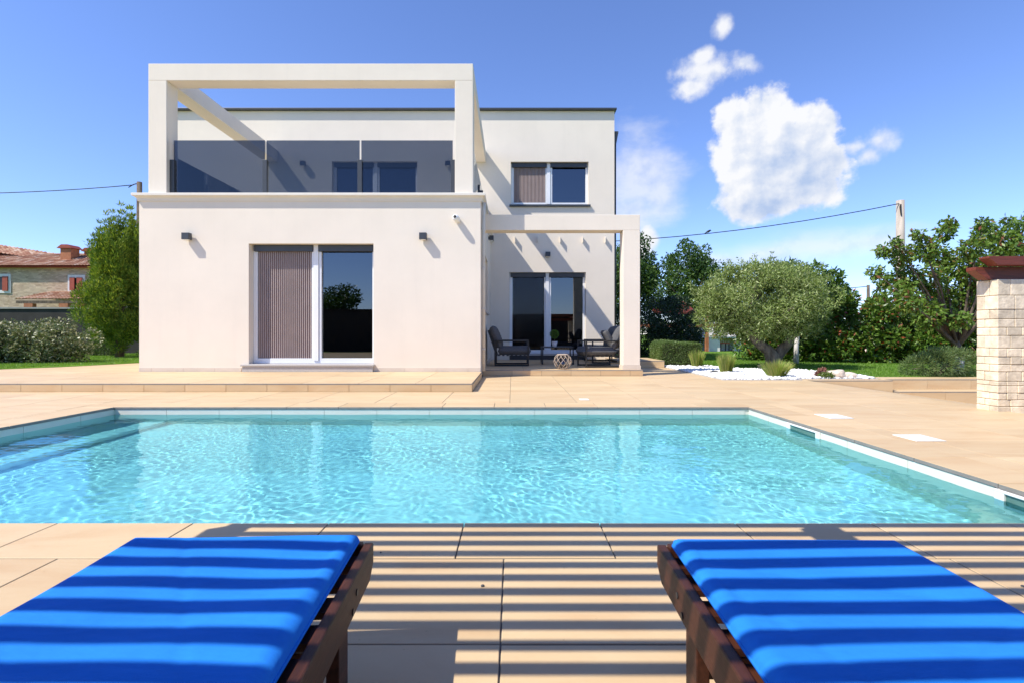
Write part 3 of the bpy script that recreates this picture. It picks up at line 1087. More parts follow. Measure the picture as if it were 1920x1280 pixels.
# rain pipes
mb = MB()
mb.tube([(WR + 0.05, YW + 0.16, TZ + 0.002), (WR + 0.05, YW + 0.16, 3.30), (WR + 0.06, YW + 0.16, 3.47)], 0.036, 12)
pipe = mb.build('rain_pipe', M['zinc'], house, smooth=True)
for z in (0.55, 1.35, 2.15, 2.95):
    MB().lathe([(0.037, z), (0.043, z), (0.043, z + 0.025), (0.037, z + 0.025)], WR + 0.05, YW + 0.16, 12).build('pipe_clip', M['zinc'], pipe)
mb = MB()
mb.tube([(MR + 0.045, YM + 0.14, 0.19), (MR + 0.045, YM + 0.14, 6.42)], 0.035, 10)
hop = mb.build('rain_pipe', M['dark_metal'], house, smooth=True)
MB().prism([(MR + 0.005, 6.38), (MR + 0.06, 6.38), (MR + 0.125, 6.72), (MR + 0.125, 6.76), (MR + 0.005, 6.76)], 'y', YM + 0.04, YM + 0.24).build('rain_hopper', M['dark_metal'], hop)


# fittings on the walls
def wall_lamp(x, y, z, lab, side=False):
    b = MB()
    if side:
        b.box(x + 0.001, x + 0.03, y - 0.03, y + 0.03, z - 0.035, z + 0.035)
    else:
        b.box(x - 0.03, x + 0.03, y - 0.03, y - 0.001, z - 0.035, z + 0.035)
    o = b.build('wall_lamp', M['dark_metal'])
    tag(o, lab, 'lamp', 'dark cube lamps on the white walls')
    h = MB()
    if side:
        h.box(x + 0.03, x + 0.14, y - 0.055, y + 0.055, z - 0.06, z + 0.06)
    else:
        h.box(x - 0.07, x + 0.07, y - 0.14, y - 0.03, z - 0.065, z + 0.065)
    h.build('lamp_body', M['dark_metal'], o, bevel=0.004)
    g = MB()
    zc = z - 0.066
    if side:
        g.box(x + 0.045, x + 0.125, y - 0.04, y + 0.04, zc - 0.001, zc + 0.004)
    else:
        g.box(x - 0.05, x + 0.05, y - 0.125, y - 0.045, zc - 0.004, zc + 0.0008)
    g.build('lamp_lens', M['plastic'], o)


wall_lamp(-6.345, YW, 2.755, 'dark cube lamp on the white wall left of the pleated sliding door')
wall_lamp(-1.74, YW, 2.755, 'dark cube lamp on the white wall right of the sliding door, below the dome camera')
wall_lamp(-6.06, YM, 5.78, 'dark cube lamp seen through the smoked glass left of the balcony door')
wall_lamp(-1.87, YM, 5.78, 'dark cube lamp seen through the smoked glass right of the balcony door')
wall_lamp(1.02, YM, 3.16, 'dark cube lamp above the terrace door of the porch')
wall_lamp(WR, 13.2, 3.34, 'dark cube lamp high on the shaded side wall of the porch', True)
b = MB().lathe([(0.05, 0), (0.05, 0.03), (0.0, 0.03)], 0, 0, 18)
camr = bpy.data.objects.new('security_camera', b.mesh('security_camera', M['plastic'], True))
camr.location = (-1.07, YW - 0.001, 3.08)
camr.rotation_euler = (R(90), 0, 0)
link(camr)
tag(camr, 'small white dome security camera under the cornice near the wall corner', 'camera')
b = MB().lathe([(0.058, 0.03), (0.062, 0.06), (0.062, 0.14), (0.055, 0.17), (0.03, 0.185), (0.0005, 0.187)], 0, 0, 20)
cb = bpy.data.objects.new('camera_body', b.mesh('camera_body', M['plastic'], True))
cb.location = camr.location
cb.rotation_euler = (R(78), 0, R(-14))
link(cb, camr)
b = MB().lathe([(0.03, 0.17), (0.03, 0.19), (0.0005, 0.195)], 0, 0, 16)
cl = bpy.data.objects.new('camera_lens', b.mesh('camera_lens', M['black_metal'], True))
cl.location = camr.location
cl.rotation_euler = (R(78), 0, R(-14))
link(cl, cb)
b = MB().box(WR - 0.035, WR + 0.03, YW + 0.3, YW + 0.36, ZW + 0.008, ZW + 0.16)
o = tag(b.build('balcony_lamp', M['black_metal'], bevel=0.004), 'tiny black box fitting on the roof corner right of the balcony frame', 'lamp')

# ------------------------------------------------------------------ sun loungers
def rounded_pad(x0, x1, y0, y1, z0, z1, nx, ny, edge, puff, seed, folds=()):
    """cushion: closed grid with rounded rims and soft hollows"""
    r = np.random.default_rng(seed)
    xs = x0 + (x1 - x0) * (0.5 - 0.5 * np.cos(np.linspace(0, np.pi, nx))) * 0.5 + (x1 - x0) * np.linspace(0, 1, nx) * 0.5
    ys = y0 + (y1 - y0) * (0.5 - 0.5 * np.cos(np.linspace(0, np.pi, ny))) * 0.3 + (y1 - y0) * np.linspace(0, 1, ny) * 0.7
    X, Y = np.meshgrid(xs, ys)
    ex = np.minimum(X - x0, x1 - X)
    ey = np.minimum(Y - y0, y1 - Y)
    e = np.minimum(ex, ey)
    k = np.clip(e / edge, 0, 1)
    prof = np.sqrt(np.clip(1 - (1 - k) ** 2, 0, 1))
    h = (z1 - z0)
    wav = np.zeros_like(X)
    for i in range(7):
        kx, ky = r.normal(0, 6), r.normal(0, 7)
        wav += np.sin(kx * X + ky * Y + r.random() * 6.28) * puff / 3
    for (cx, cy, ang, dep, wd) in folds:
        dist = (X - cx) * math.cos(ang) + (Y - cy) * math.sin(ang)
        wav -= dep * np.exp(-(dist / wd) ** 2)
    zm = z0 + h * 0.45
    T = zm + (z1 - zm) * prof + wav * k
    B = zm - (zm - z0) * prof
    n = nx * ny
    v = np.concatenate([np.stack([X, Y, T], -1).reshape(-1, 3), np.stack([X, Y, B], -1).reshape(-1, 3)])
    idx = np.arange(n).reshape(ny, nx)
    f = np.stack([idx[:-1, :-1], idx[:-1, 1:], idx[1:, 1:], idx[1:, :-1]], -1).reshape(-1, 4)
    return v.tolist(), f.tolist() + (f[:, ::-1] + n).tolist()


def piping(parent, x0, x1, y0, y1, z):
    pts = [(x0, y0 + .01, z), (x0, y1 - .012, z), (x0 + .004, y1 - .003, z), (x0 + .012, y1, z), (x1 - .012, y1, z), (x1 - .004, y1 - .003, z), (x1, y1 - .012, z), (x1, y0 + .01, z)]
    MB().tube(pts, 0.0034, 7).build('piping', M['blue'], parent, smooth=True)


def make_lounger():
    L = 1.95
    root = thing('sun_lounger', 'x', 'sun lounger')
    prof = [(0.0, 0.296), (0.0, 0.243), (-0.045, 0.212), (-L, 0.212), (-L, 0.296)]
    for s in (-1, 1):
        a, b = sorted((s * 0.276, s * 0.300))
        MB().prism(prof, 'x', a, b).build('side_rail', M['wood'], root, bevel=0.004)
    MB().box(-0.275, 0.275, -0.026, -0.002, 0.215, 0.300).build('end_rail', M['wood'], root, bevel=0.004)
    MB().box(-0.275, 0.275, -L + 0.002, -L + 0.026, 0.215, 0.295).build('end_rail', M['wood'], root, bevel=0.004)
    for k in range(18):
        y = -0.045 - k * 0.105
        MB().box(-0.2755, 0.2755, y - 0.062, y, 0.266, 0.280).build('slat', M['wood'], root)
    for s in (-1, 1):
        for y in (-0.24, -L + 0.16):
            a, b = sorted((s * 0.246, s * 0.2752))
            leg = MB().box(a, b, y, y + 0.075, 0.0, 0.243).build('leg', M['wood'], root, bevel=0.003)
            for (yy, zz) in ((y + 0.055, 0.255), (y + 0.02, 0.228)):
                c = MB().tube([(s * 0.2995, yy, zz), (s * 0.3025, yy, zz)], 0.0075, 12)
                c.build('bolt', M['black_metal'], leg, smooth=False)
    for y in (-0.225, -L + 0.175):
        MB().box(-0.2455, 0.2455, y, y + 0.045, 0.09, 0.14).build('stretcher', M['wood'], root, bevel=0.003)
    v, f = rounded_pad(-0.315, 0.264, -L + 0.05, -0.006, 0.281, 0.334, 90, 220, 0.04, 0.007, 4, ((-0.05, -0.25, 0.5, 0.0016, 0.012), (0.12, -0.62, 1.35, 0.002, 0.014), (-0.2, -0.5, 0.9, 0.0015, 0.010)))
    o = MB().add(v, f).build('mattress', M['blue'], root, smooth=True, fix=False)
    piping(o, -0.315, 0.264, -L + 0.05, -0.006, 0.305)
    return root


lg = make_lounger()
lg2 = copy_tree(lg)
for ch in lg2.children:                  # the other mattress lies over towards its own far side
    if ch.name.startswith('mattress'):
        v, f = rounded_pad(-0.268, 0.306, -1.9, -0.022, 0.281, 0.334, 90, 220, 0.04, 0.008, 9, ((0.1, -0.3, 1.2, 0.0018, 0.013), (-0.1, -0.7, 0.3, 0.0018, 0.014), (0.2, -0.45, 2.2, 0.0015, 0.010)))
        ch.data = MB().add(v, f).mesh('mattress', M['blue'], True, False)
        ch.children[0].data = MB().tube([(-0.268, -1.89, .305), (-0.268, -0.034, .305), (-0.264, -0.025, .305), (-0.256, -0.022, .305), (0.294, -0.022, .305), (0.302, -0.025, .305), (0.306, -0.034, .305), (0.306, -1.89, .305)], 0.0034, 7).mesh('piping', M['blue'], True)
for o, loc, rz_, lab in ((lg, (-0.671, 1.345, 0), 3.4, 'dark wooden sun lounger with a blue mattress, the left one of the pair'),
                         (lg2, (0.682, 1.340, 0), -1.6, 'dark wooden sun lounger with a blue mattress, the right one of the pair')):
    o.location = loc
    o.rotation_euler = (0, 0, R(rz_))
    tag(o, lab, 'sun lounger', 'sun loungers at the near edge of the pool')

# slatted pergola over the loungers (throws the bars of shade); its slats run along x
HP = 1.96
DX, DY = HP * 1.85 / 2.54, HP / 2.54
perg = thing('slatted_pergola', 'red-stained slatted pergola over the sun loungers, casting bars of shade', 'pergola', (-2.9, -2.0, 0))
first = 2.268 - DY
for k in range(42):
    y = first - k * 0.0975
    MB().box(-1.27 - DX, 4.6, y - 0.022, y + 0.022, HP, HP + 0.022).build('slat', M['redwood'], perg)
for x in (-1.21 - DX, 1.385 - DX, 3.7):
    MB().box(x - 0.055, x + 0.055, first - 3.95, first, HP - 0.10, HP - 0.001).build('rafter', M['redwood'], perg)
for y in (-2.35,):
    MB().box(-3.1, 3.9, y - 0.07, y + 0.07, HP - 0.26, HP - 0.101).build('beam', M['redwood'], perg)
for x in (-2.9, 0.35, 3.7):
    MB().box(x - 0.16, x + 0.16, -2.51, -2.19, 0.0, HP - 0.261).build('pillar', M['stone'], perg)

# ------------------------------------------------------------------ porch furniture


def cushion(name, x0, x1, y0, y1, z0, z1, parent, seed, mat=None, edge=0.05):
    v, f = rounded_pad(x0, x1, y0, y1, z0, z1, 14, 14, edge, 0.006, seed)
    return MB().add(v, f).build(name, mat or M['cushion'], parent, smooth=True, fix=False)


def frame_side(x, d0, d1, arm, t=0.035):
    """closed metal rectangle of an armrest, in the plane x"""
    mb = MB()
    mb.box(x - t / 2, x + t / 2, d0, d0 + t, 0, arm)
    mb.box(x - t / 2, x + t / 2, d1 - t, d1, 0, arm)
    mb.box(x - t / 2 - 0.012, x + t / 2 + 0.012, d0, d1, arm, arm + t)
    mb.box(x - t / 2, x + t / 2, d0 + t, d1 - t, 0.0, t)
    return mb


def make_seat(name, width, label, cat, extra=True):
    """low lounge seat facing -y, metal frame, grey cushions; origin at floor centre"""
    root = thing(name, label, cat)
    D = 0.40
    for s in (-1, 1):
        frame_side(s * (width / 2), -D, D, 0.56).build('arm_frame', M['black_metal'], root, bevel=0.003)
    mb = MB()
    mb.box(-width / 2 + 0.02, width / 2 - 0.02, -D + 0.005, -D + 0.035, 0.22, 0.26)
    mb.box(-width / 2 + 0.02, width / 2 - 0.02, D - 0.06, D - 0.03, 0.22, 0.26)
    for k in range(7):
        y = -D + 0.07 + k * 0.1
        mb.box(-width / 2 + 0.02, width / 2 - 0.02, y, y + 0.05, 0.235, 0.255)
    mb.build('seat_frame', M['black_metal'], root)
    n = 1 if width < 1 else 2
    w = (width - 0.05) / n
    for k in range(n):
        a = -width / 2 + 0.025 + k * w
        cushion('seat_cushion', a, a + w - 0.005, -D - 0.05, D - 0.08, 0.258, 0.45, root, 11 + k)
        c = cushion('back_cushion', a, a + w - 0.005, -0.09, 0.09, 0.0, 0.50, root, 21 + k)
        me = c.data
        co = np.zeros(len(me.vertices) * 3)
        me.vertices.foreach_get('co', co)
        co = co.reshape(-1, 3)
        # the pad is modelled lying; stand it up and lean it back
        x, y, z = co[:, 0].copy(), co[:, 1].copy(), co[:, 2].copy()
        th = (z / 0.50 - 0.5) * 0.22
        h = (y / 0.18 + 0.5) * 0.56
        lean = math.radians(20)
        co[:, 1] = D - 0.13 + th * math.cos(lean) + h * math.sin(lean)
        co[:, 2] = 0.40 + h * math.cos(lean) - th * math.sin(lean) * 0.6
        co[:, 2] += np.where(h > 0.4, -0.02 * ((x - (a + w / 2)) / (w / 2)) ** 2, 0)
        me.vertices.foreach_set('co', co.ravel())
        me.update()
        bar = MB()
    mb = MB()
    for s in (-1, 1):
        mb.bar((s * (width / 2 - 0.03), D - 0.05, 0.24), (s * (width / 2 - 0.03), D + 0.14, 0.80), 0.03, 0.03, (1, 0, 0))
    mb.bar((-width / 2 + 0.03, D + 0.14, 0.80), (width / 2 - 0.03, D + 0.14, 0.80), 0.03, 0.03)
    mb.bar((-width / 2 + 0.03, D + 0.05, 0.54), (width / 2 - 0.03, D + 0.05, 0.54), 0.03, 0.03)
    mb.build('back_frame', M['black_metal'], root)
    return root


FZ = TZ + 0.001
left_chair = make_seat('lounge_armchair', 0.78, 'black-framed lounge armchair with charcoal cushions in the shade by the wing wall', 'armchair')
right_chair = copy_tree(left_chair)
right_chair['label'] = 'black-framed lounge armchair with grey cushions in the sun next to the porch pillar'
left_chair['group'] = right_chair['group'] = 'lounge chairs on the porch'
left_chair.location = (-0.02, 12.15, FZ)
left_chair.rotation_euler = (0, 0, R(90))
right_chair.location = (1.96, 11.62, FZ)
right_chair.rotation_euler = (0, 0, R(-84))
p = cushion('throw_cushion', -0.2, 0.2, -0.2, 0.2, 0, 0.13, None, 31)
p.location = (2.10, 11.52, FZ + 0.60)
p.rotation_euler = (R(4), R(62), R(6))
p.name = 'throw_cushion'
tag(p, 'small grey cushion propped on the sunlit porch armchair', 'cushion')
sofa = make_seat('lounge_sofa', 1.45, 'charcoal two-seat lounge sofa at the back of the porch, behind the sunlit armchair', 'sofa')
sofa.location = (2.40, 13.55, FZ)
sofa.rotation_euler = (0, 0, R(-90))

tb = thing('coffee_table', 'low black metal coffee table with a slim top between the porch armchairs', 'coffee table', (0, 0, 0))
mb = MB().box(-0.39, 0.39, -0.36, 0.36, 0.40, 0.425)
mb.build('table_top', M['black_metal'], tb, bevel=0.004)
for s in (-1, 1):
    mb = MB()
    mb.box(s * 0.37 - 0.015, s * 0.37 + 0.015, -0.34, -0.31, 0, 0.399)
    mb.box(s * 0.37 - 0.015, s * 0.37 + 0.015, 0.31, 0.34, 0, 0.399)
    mb.box(s * 0.37 - 0.015, s * 0.37 + 0.015, -0.31, 0.31, 0.0, 0.03)
    mb.box(s * 0.37 - 0.015, s * 0.37 + 0.015, -0.31, 0.31, 0.37, 0.399)
    mb.build('leg_frame', M['black_metal'], tb, bevel=0.003)
tb.location = (1.10, 12.65, FZ)

M['ball_green'] = leaf_mat('topiary_leaf', [(0, (0.05, 0.13, 0.015)), (1, (0.12, 0.24, 0.03))], 0.3)
M['pot'] = surf('pale_pot', (0.62, 0.60, 0.60), 0.6, 0.05)

# ------------------------------------------------------------------ vegetation helpers


def leaf_quads(cen, out, length, width, seed, align=0.35, droop=0.0, fold=0.25):
    """one folded four-cornered leaf at each point; out: preferred direction of growth"""
    r = np.random.default_rng(seed)
    n = len(cen)
    d = r.normal(size=(n, 3))
    d /= np.linalg.norm(d, axis=1)[:, None] + 1e-9
    d = d * (1 - align) + out * align
    d[:, 2] -= droop
    d /= np.linalg.norm(d, axis=1)[:, None] + 1e-9
    a = r.normal(size=(n, 3))
    s = np.cross(d, a)
    s /= np.linalg.norm(s, axis=1)[:, None] + 1e-9
    nn = np.cross(d, s)
    L = length * (0.6 + 0.7 * r.random((n, 1)))
    W = width * (0.7 + 0.5 * r.random((n, 1)))
    v = np.empty((n, 4, 3))
    v[:, 0] = cen
    v[:, 1] = cen + d * L * 0.5 + s * W * 0.5
    v[:, 2] = cen + d * L + nn * W * fold
    v[:, 3] = cen + d * L * 0.5 - s * W * 0.5
    f = np.arange(n * 4).reshape(n, 4)
    return v.reshape(-1, 3), f


def clump_points(clumps, per, seed, shell=0.45):
    """points filling round clumps (c, r), denser near their skin; returns points and outward directions"""
    r = np.random.default_rng(seed)
    pts, out = [], []
    for (c, rad) in clumps:
        n = max(4, int(per * (rad if np.isscalar(rad) else float(np.mean(rad))) ** 2))
        d = r.normal(size=(n, 3))
        d /= np.linalg.norm(d, axis=1)[:, None]
        q = d * ((shell + (1 - shell) * r.random((n, 1))) ** 0.6) * np.asarray(rad)
        pts.append(np.asarray(c) + q)
        out.append(d)
    return np.concatenate(pts), np.concatenate(out)


def crown_clumps(c, rad, n, size, seed, flat=1.0, hollow=0.35, low=-1.0):
    """clumps spread through an ellipsoid, mostly towards its skin"""
    r = np.random.default_rng(seed)
    res = []
    while len(res) < n:
        d = r.normal(size=3)
        d /= np.linalg.norm(d)
        if d[2] < low:
            continue
        k = (hollow + (1 - hollow) * r.random()) ** 0.55
        p = np.asarray(c) + d * k * np.asarray(rad)
        res.append((p, size * (0.6 + 0.8 * r.random())))
    return res


def limbs(mb, base, fork, targets, r0, seed, wob=0.08):
    r = random.Random(seed)
    fork = Vector(fork)
    for t in targets:
        t = Vector(t)
        mid = fork.lerp(t, 0.5) + Vector((r.uniform(-wob, wob), r.uniform(-wob, wob), r.uniform(0, wob)))
        q = fork.lerp(t, 0.25) + Vector((r.uniform(-wob, wob) * .5, r.uniform(-wob, wob) * .5, 0))
        mb.tube([fork - Vector((0, 0, r0 * 0.6)), q, mid, t], [r0, r0 * 0.8, r0 * 0.5, r0 * 0.16], 7)


def tree(name, label, base, trunk_pts, trunk_r, fork, crown, per, leaf, mat, bark, seed, group=None, align=0.3, droop=0.0,
         n_limb=10, limb_r=0.05, shell=0.45, extra=None):
    root = thing(name, label, 'tree', base, group)
    mb = MB()
    mb.tube(trunk_pts, trunk_r, 10)
    tg = [c for c, _ in crown]
    r = random.Random(seed)
    limbs(mb, base, fork, r.sample(tg, min(n_limb, len(tg))), limb_r, seed)
    mb.build('trunk', bark, root, smooth=True)
    pts, out = clump_points(crown, per, seed, shell)
    v, f = leaf_quads(pts, out, leaf[0], leaf[1], seed + 1, align, droop)
    np_mesh('crown', v, f, mat, root)
    return root


def bush(name, label, cat, base, clumps, per, leaf, mat, seed, align=0.4, droop=0.0, group=None, shell=0.5, stems=6):
    root = thing(name, label, cat, base, group)
    pts, out = clump_points(clumps, per, seed, shell)
    keep = pts[:, 2] > base[2] + 0.02
    v, f = leaf_quads(pts[keep], out[keep], leaf[0], leaf[1], seed + 1, align, droop)
    np_mesh('foliage', v, f, mat, root)
    mb = MB()
    r = random.Random(seed)
    for k in range(stems):
        c, _ = r.choice(clumps)
        b = Vector(base) + Vector((r.uniform(-.15, .15), r.uniform(-.1, .1), -0.02))
        mb.tube([b, b.lerp(Vector(c), 0.5) + Vector((0, 0, 0.1)), Vector(c)], [0.022, 0.016, 0.006], 5)
    mb.build('stem', M['bark'], root, smooth=True)
    return root


# topiary ball and wicker lantern on the porch
pl = thing('potted_topiary', 'little round green topiary in a pale pot on the coffee table', 'plant', (0, 0, 0))
MB().lathe([(0.05, 0.0), (0.075, 0.13), (0.066, 0.13), (0.06, 0.11), (0.0005, 0.11)], 0, 0, 18).build('pot', M['pot'], pl, smooth=True)
MB().tube([(0, 0, 0.1), (0.003, 0, 0.24)], 0.006, 6).build('stem', M['bark'], pl)
pts, out = clump_points([((0, 0, 0.30), 0.10)], 130000, 3, 0.7)
v, f = leaf_quads(pts, out, 0.028, 0.014, 4, 0.5)
np_mesh('foliage', v, f, M['ball_green'], pl)
pl.location = (1.03, 12.5, FZ + 0.426)

M['wicker'] = surf('pale_wicker', (0.42, 0.34, 0.27), 0.8, 0.2, 20)
lan = thing('wicker_lantern', 'round open wicker lantern ball on the edge of the porch floor', 'lantern', (0, 0, 0))
mb = MB()
NW, RR = 10, 0.185
for k in range(NW):
    for s in (-1, 1):
        pts = []
        for i in range(15):
            t = i / 14
            ph = R(-62 + 118 * t)
            a = 2 * math.pi * k / NW + s * t * 1.5
            pts.append((RR * math.cos(ph) * math.cos(a), RR * math.cos(ph) * math.sin(a), 0.165 + RR * 0.92 * math.sin(ph)))
        mb.tube(pts, 0.0062, 5)
mb.build('weave', M['wicker'], lan, smooth=True)
mb = MB()
for z, rr in ((0.012, 0.085), (0.305, 0.112)):
    mb.tube([(rr * math.cos(a), rr * math.sin(a), z) for a in np.linspace(0, 2 * math.pi, 25)], 0.011, 6, caps=False)
mb.build('ring', M['wicker'], lan, smooth=True)
MB().lathe([(0.0005, 0.012), (0.07, 0.012), (0.07, 0.20), (0.066, 0.20), (0.066, 0.016), (0.0005, 0.016)], 0, 0, 18).build('glass_cup', M['pane'], lan, smooth=True)
lan.location = (1.06, 10.78, FZ)

# ------------------------------------------------------------------ right garden
def poly_sheet(name, pts, z0, z1, mat):
    return MB().prism(pts, 'z', z0, z1).build(name, mat)


lawn_r = struct(poly_sheet('lawn', [(4.0, 9.82), (7.1, 9.82), (7.1, 10.31), (26, 10.31), (26, 60), (-2, 60), (-2, 23.3), (3.95, 23.3)], -0.2, 0.0, M['lawn']))
lawn_l = struct(poly_sheet('lawn', [(-60, 10.4), (-10.9, 10.4), (-10.1, 11.4), (-9.35, 13.6), (-9.2, 15.1), (-10.12, 15.1), (-10.12, 40), (-60, 40)], 0.0, TZ + 0.012, M['lawn']))


def grass(name, region, n, z, h, seed, label):
    r = np.random.default_rng(seed)
    (x0, x1, y0, y1) = region[0]
    u = r.random(n)
    y = y0 + (y1 - y0) * u ** 1.3
    x = x0 + (x1 - x0) * r.random(n)
    keep = np.ones(n, bool)
    for fn in region[1]:
        keep &= fn(x, y)
    x, y = x[keep], y[keep]
    n = len(x)
    a = r.random(n) * 6.283
    hh = h * (0.5 + r.random(n))
    w = 0.006 + 0.004 * r.random(n)
    dx, dy = np.cos(a), np.sin(a)
    lx, ly = r.normal(0, 0.35, n) * hh, r.normal(0, 0.35, n) * hh
    v = np.empty((n, 3, 3))
    v[:, 0] = np.stack([x - dx * w, y - dy * w, np.full(n, z)], -1)
    v[:, 1] = np.stack([x + dx * w, y + dy * w, np.full(n, z)], -1)
    v[:, 2] = np.stack([x + lx, y + ly, z + hh], -1)
    o = np_mesh(name, v.reshape(-1, 3), np.arange(n * 3).reshape(n, 3), M['blade'])
    o['kind'] = 'stuff'
    o['label'] = label
    o['category'] = 'grass'
    return o


grass('grass', ((4.0, 17, 9.85, 24), [lambda x, y: (y > 10.35) | (x < 7.05), lambda x, y: ~((x < 7.0) & (y < 12.5))]), 150000, -0.002, 0.035, 1,
      'short mown green lawn around the olive tree')
grass('grass', ((-16, -9.0, 10.45, 19), [lambda x, y: x < -10.95 + np.clip((y - 10.4) * 0.52, 0, 1.75), lambda x, y: ~((x > -10.3) & (y > 14.6))]), 60000, TZ + 0.010, 0.035, 2,
      'short mown green lawn left of the villa')

# white pebble bed


def pebbles():
    r = np.random.default_rng(8)
    ico = bmesh.new()
    bmesh.ops.create_icosphere(ico, subdivisions=1, radius=1)
    bv = np.array([v.co[:] for v in ico.verts])
    bf = np.array([[v.index for v in f.verts] for f in ico.faces])
    ico.free()
    n = 11000
    x = 3.98 + (7.02 - 3.98) * r.random(n)
    y = 9.60 + 4.0 * r.random(n)
    keep = (y < 12.55 + 0.22 * np.sin(3 * x)) | ((x < 5.25) & (y < 13.5)) 
    keep &= ~((x > 6.6) & (y > 11.2 + (7.0 - x) * 3)) & ~((x < 5.45) & (y < 9.82) & (y < 9.6)) & ~((x > 5.4) & (y < 9.83))
    x, y = x[keep], y[keep]
    n = len(x)
    s = 0.018 + 0.028 * r.random((n, 1)) ** 2
    sc3 = np.concatenate([s * (0.8 + .5 * r.random((n, 1))), s * (0.8 + .5 * r.random((n, 1))), s * (0.55 + .3 * r.random((n, 1)))], 1)
    a = r.random(n) * 6.283
    V = bv[None] * sc3[:, None, :] * (1 + 0.22 * r.normal(size=(n, len(bv), 1)))
    ca, sa = np.cos(a)[:, None], np.sin(a)[:, None]
    X = V[..., 0] * ca - V[..., 1] * sa
    Y = V[..., 0] * sa + V[..., 1] * ca
    V = np.stack([X + x[:, None], Y + y[:, None], V[..., 2] + (0.012 + 0.02 * r.random(n))[:, None]], -1)
    F = bf[None] + (np.arange(n) * len(bv))[:, None, None]
    o = np_mesh('white_pebbles', V.reshape(-1, 3), F.reshape(-1, 3), M['pebble'], smooth=True)
    o['kind'] = 'stuff'
    o['label'] = 'bed of white pebbles under the olive tree'
    o['category'] = 'pebbles'


pebbles()
struct(poly_sheet('pebble_bed', [(3.96, 9.555), (5.44, 9.555), (5.44, 9.81), (7.04, 9.81), (7.04, 11.3), (6.6, 12.6), (5.3, 12.7), (5.2, 13.55), (3.96, 13.55)], -0.1, 0.012, M['pebble_bed']))


def rock(name, label, c, s, seed, mat, cat='rock', sub=3):
    bm = bmesh.new()
    bmesh.ops.create_icosphere(bm, subdivisions=sub, radius=1)
    r = np.random.default_rng(seed)
    dirs = r.normal(size=(14, 3))
    dirs /= np.linalg.norm(dirs, axis=1)[:, None]
    cut = 0.55 + 0.35 * r.random(14)
    for v in bm.verts:
        p = np.array(v.co)
        for d, k in zip(dirs, cut):
            t = p @ d
            if t > k:
                p = p - d * (t - k) * 0.85
        p = p * (1 + 0.05 * math.sin(9 * p[0] + seed) * math.sin(8 * p[1]) * math.sin(7 * p[2] + 2))
        v.co = Vector(p * np.array(s)) + Vector(c)
    me = bpy.data.meshes.new(name)
    bm.to_mesh(me)
    bm.free()
    me.materials.append(mat)
    o = bpy.data.objects.new(name, me)
    link(o)
    return tag(o, label, cat)


rock('garden_rock', 'pale cream boulder at the right end of the white pebbles', (6.32, 9.98, 0.06), (0.24, 0.16, 0.15), 3, M['rock'])
rock('garden_rock', 'flat cream stone leaning against the pale boulder', (6.55, 9.93, 0.04), (0.17, 0.10, 0.09), 5, M['rock'])
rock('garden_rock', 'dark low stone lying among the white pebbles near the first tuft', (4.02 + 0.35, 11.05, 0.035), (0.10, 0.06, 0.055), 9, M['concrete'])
M['succ_g'] = leaf_mat('succulent_green', [(0, (0.10, 0.17, 0.03)), (1, (0.20, 0.26, 0.06))], 0.2)
M['succ_r'] = leaf_mat('succulent_red', [(0, (0.22, 0.08, 0.06)), (0.6, (0.34, 0.16, 0.12)), (1, (0.20, 0.17, 0.08))], 0.2)
bush('ground_succulent', 'low green succulent spilling beside the pale boulder', 'plant', (6.08, 9.90, 0.01),
     [((6.02, 9.90, 0.03), 0.07), ((6.10, 9.88, 0.04), 0.08), ((6.18, 9.90, 0.03), 0.07)], 60000, (0.045, 0.02), M['succ_g'], 41, stems=3)
bush('red_succulent', 'small reddish succulent behind the green one by the boulder', 'plant', (6.06, 10.0, 0.01),
     [((6.05, 10.0, 0.10), 0.075), ((6.10, 10.02, 0.14), 0.06), ((5.99, 10.0, 0.06), 0.06)], 50000, (0.045, 0.02), M['succ_r'], 43, stems=3)
# small garden spot lamp
sp = P(1424, 690, 12.2)
o = MB().lathe([(0.03, 0.0), (0.03, 0.10), (0.055, 0.105), (0.055, 0.115), (0.012, 0.14), (0.0005, 0.142)], sp.x, sp.y, 14).build('garden_lamp', M['black_metal'], smooth=True)
tag(o, 'small black garden lamp at the foot of the olive tree', 'lamp')

# ornamental grass tufts
M['tuft'] = leaf_mat('tuft_blade', [(0, (0.17, 0.30, 0.05)), (0.5, (0.30, 0.40, 0.08)), (0.8, (0.48, 0.46, 0.15)), (1, (0.58, 0.47, 0.20))], 0.4)


def tuft(label, base, h, r0, r1, n, seed):
    root = thing('grass_tuft', label, 'plant', base, 'ornamental grasses in the pebbles')
    r = np.random.default_rng(seed)
    v, f = [], []
    for k in range(n):
        a = r.random() * 6.283
        q = math.sqrt(r.random())
        b = np.array([base[0] + r0 * q * math.cos(a), base[1] + r0 * q * math.sin(a), base[2]])
        hh = h * (0.72 + 0.36 * r.random())
        tip = np.array([base[0] + r1 * q * math.cos(a + r.normal(0, .25)), base[1] + r1 * q * math.sin(a), base[2] + hh * (1 - 0.22 * q)])
        mid = (b + tip) / 2 + np.array([0, 0, hh * 0.10])
        t = np.array([-math.sin(a + 0.8), math.cos(a + 0.8), 0]) * 0.0045
        i = len(v)
        v += [b - t, b + t, mid + t * 0.9, mid - t * 0.9, tip]
        f += [(i, i + 1, i + 2), (i, i + 2, i + 3), (i + 3, i + 2, i + 4)]
    np_mesh('blades', np.array(v), np.array(f), M['tuft'], root)


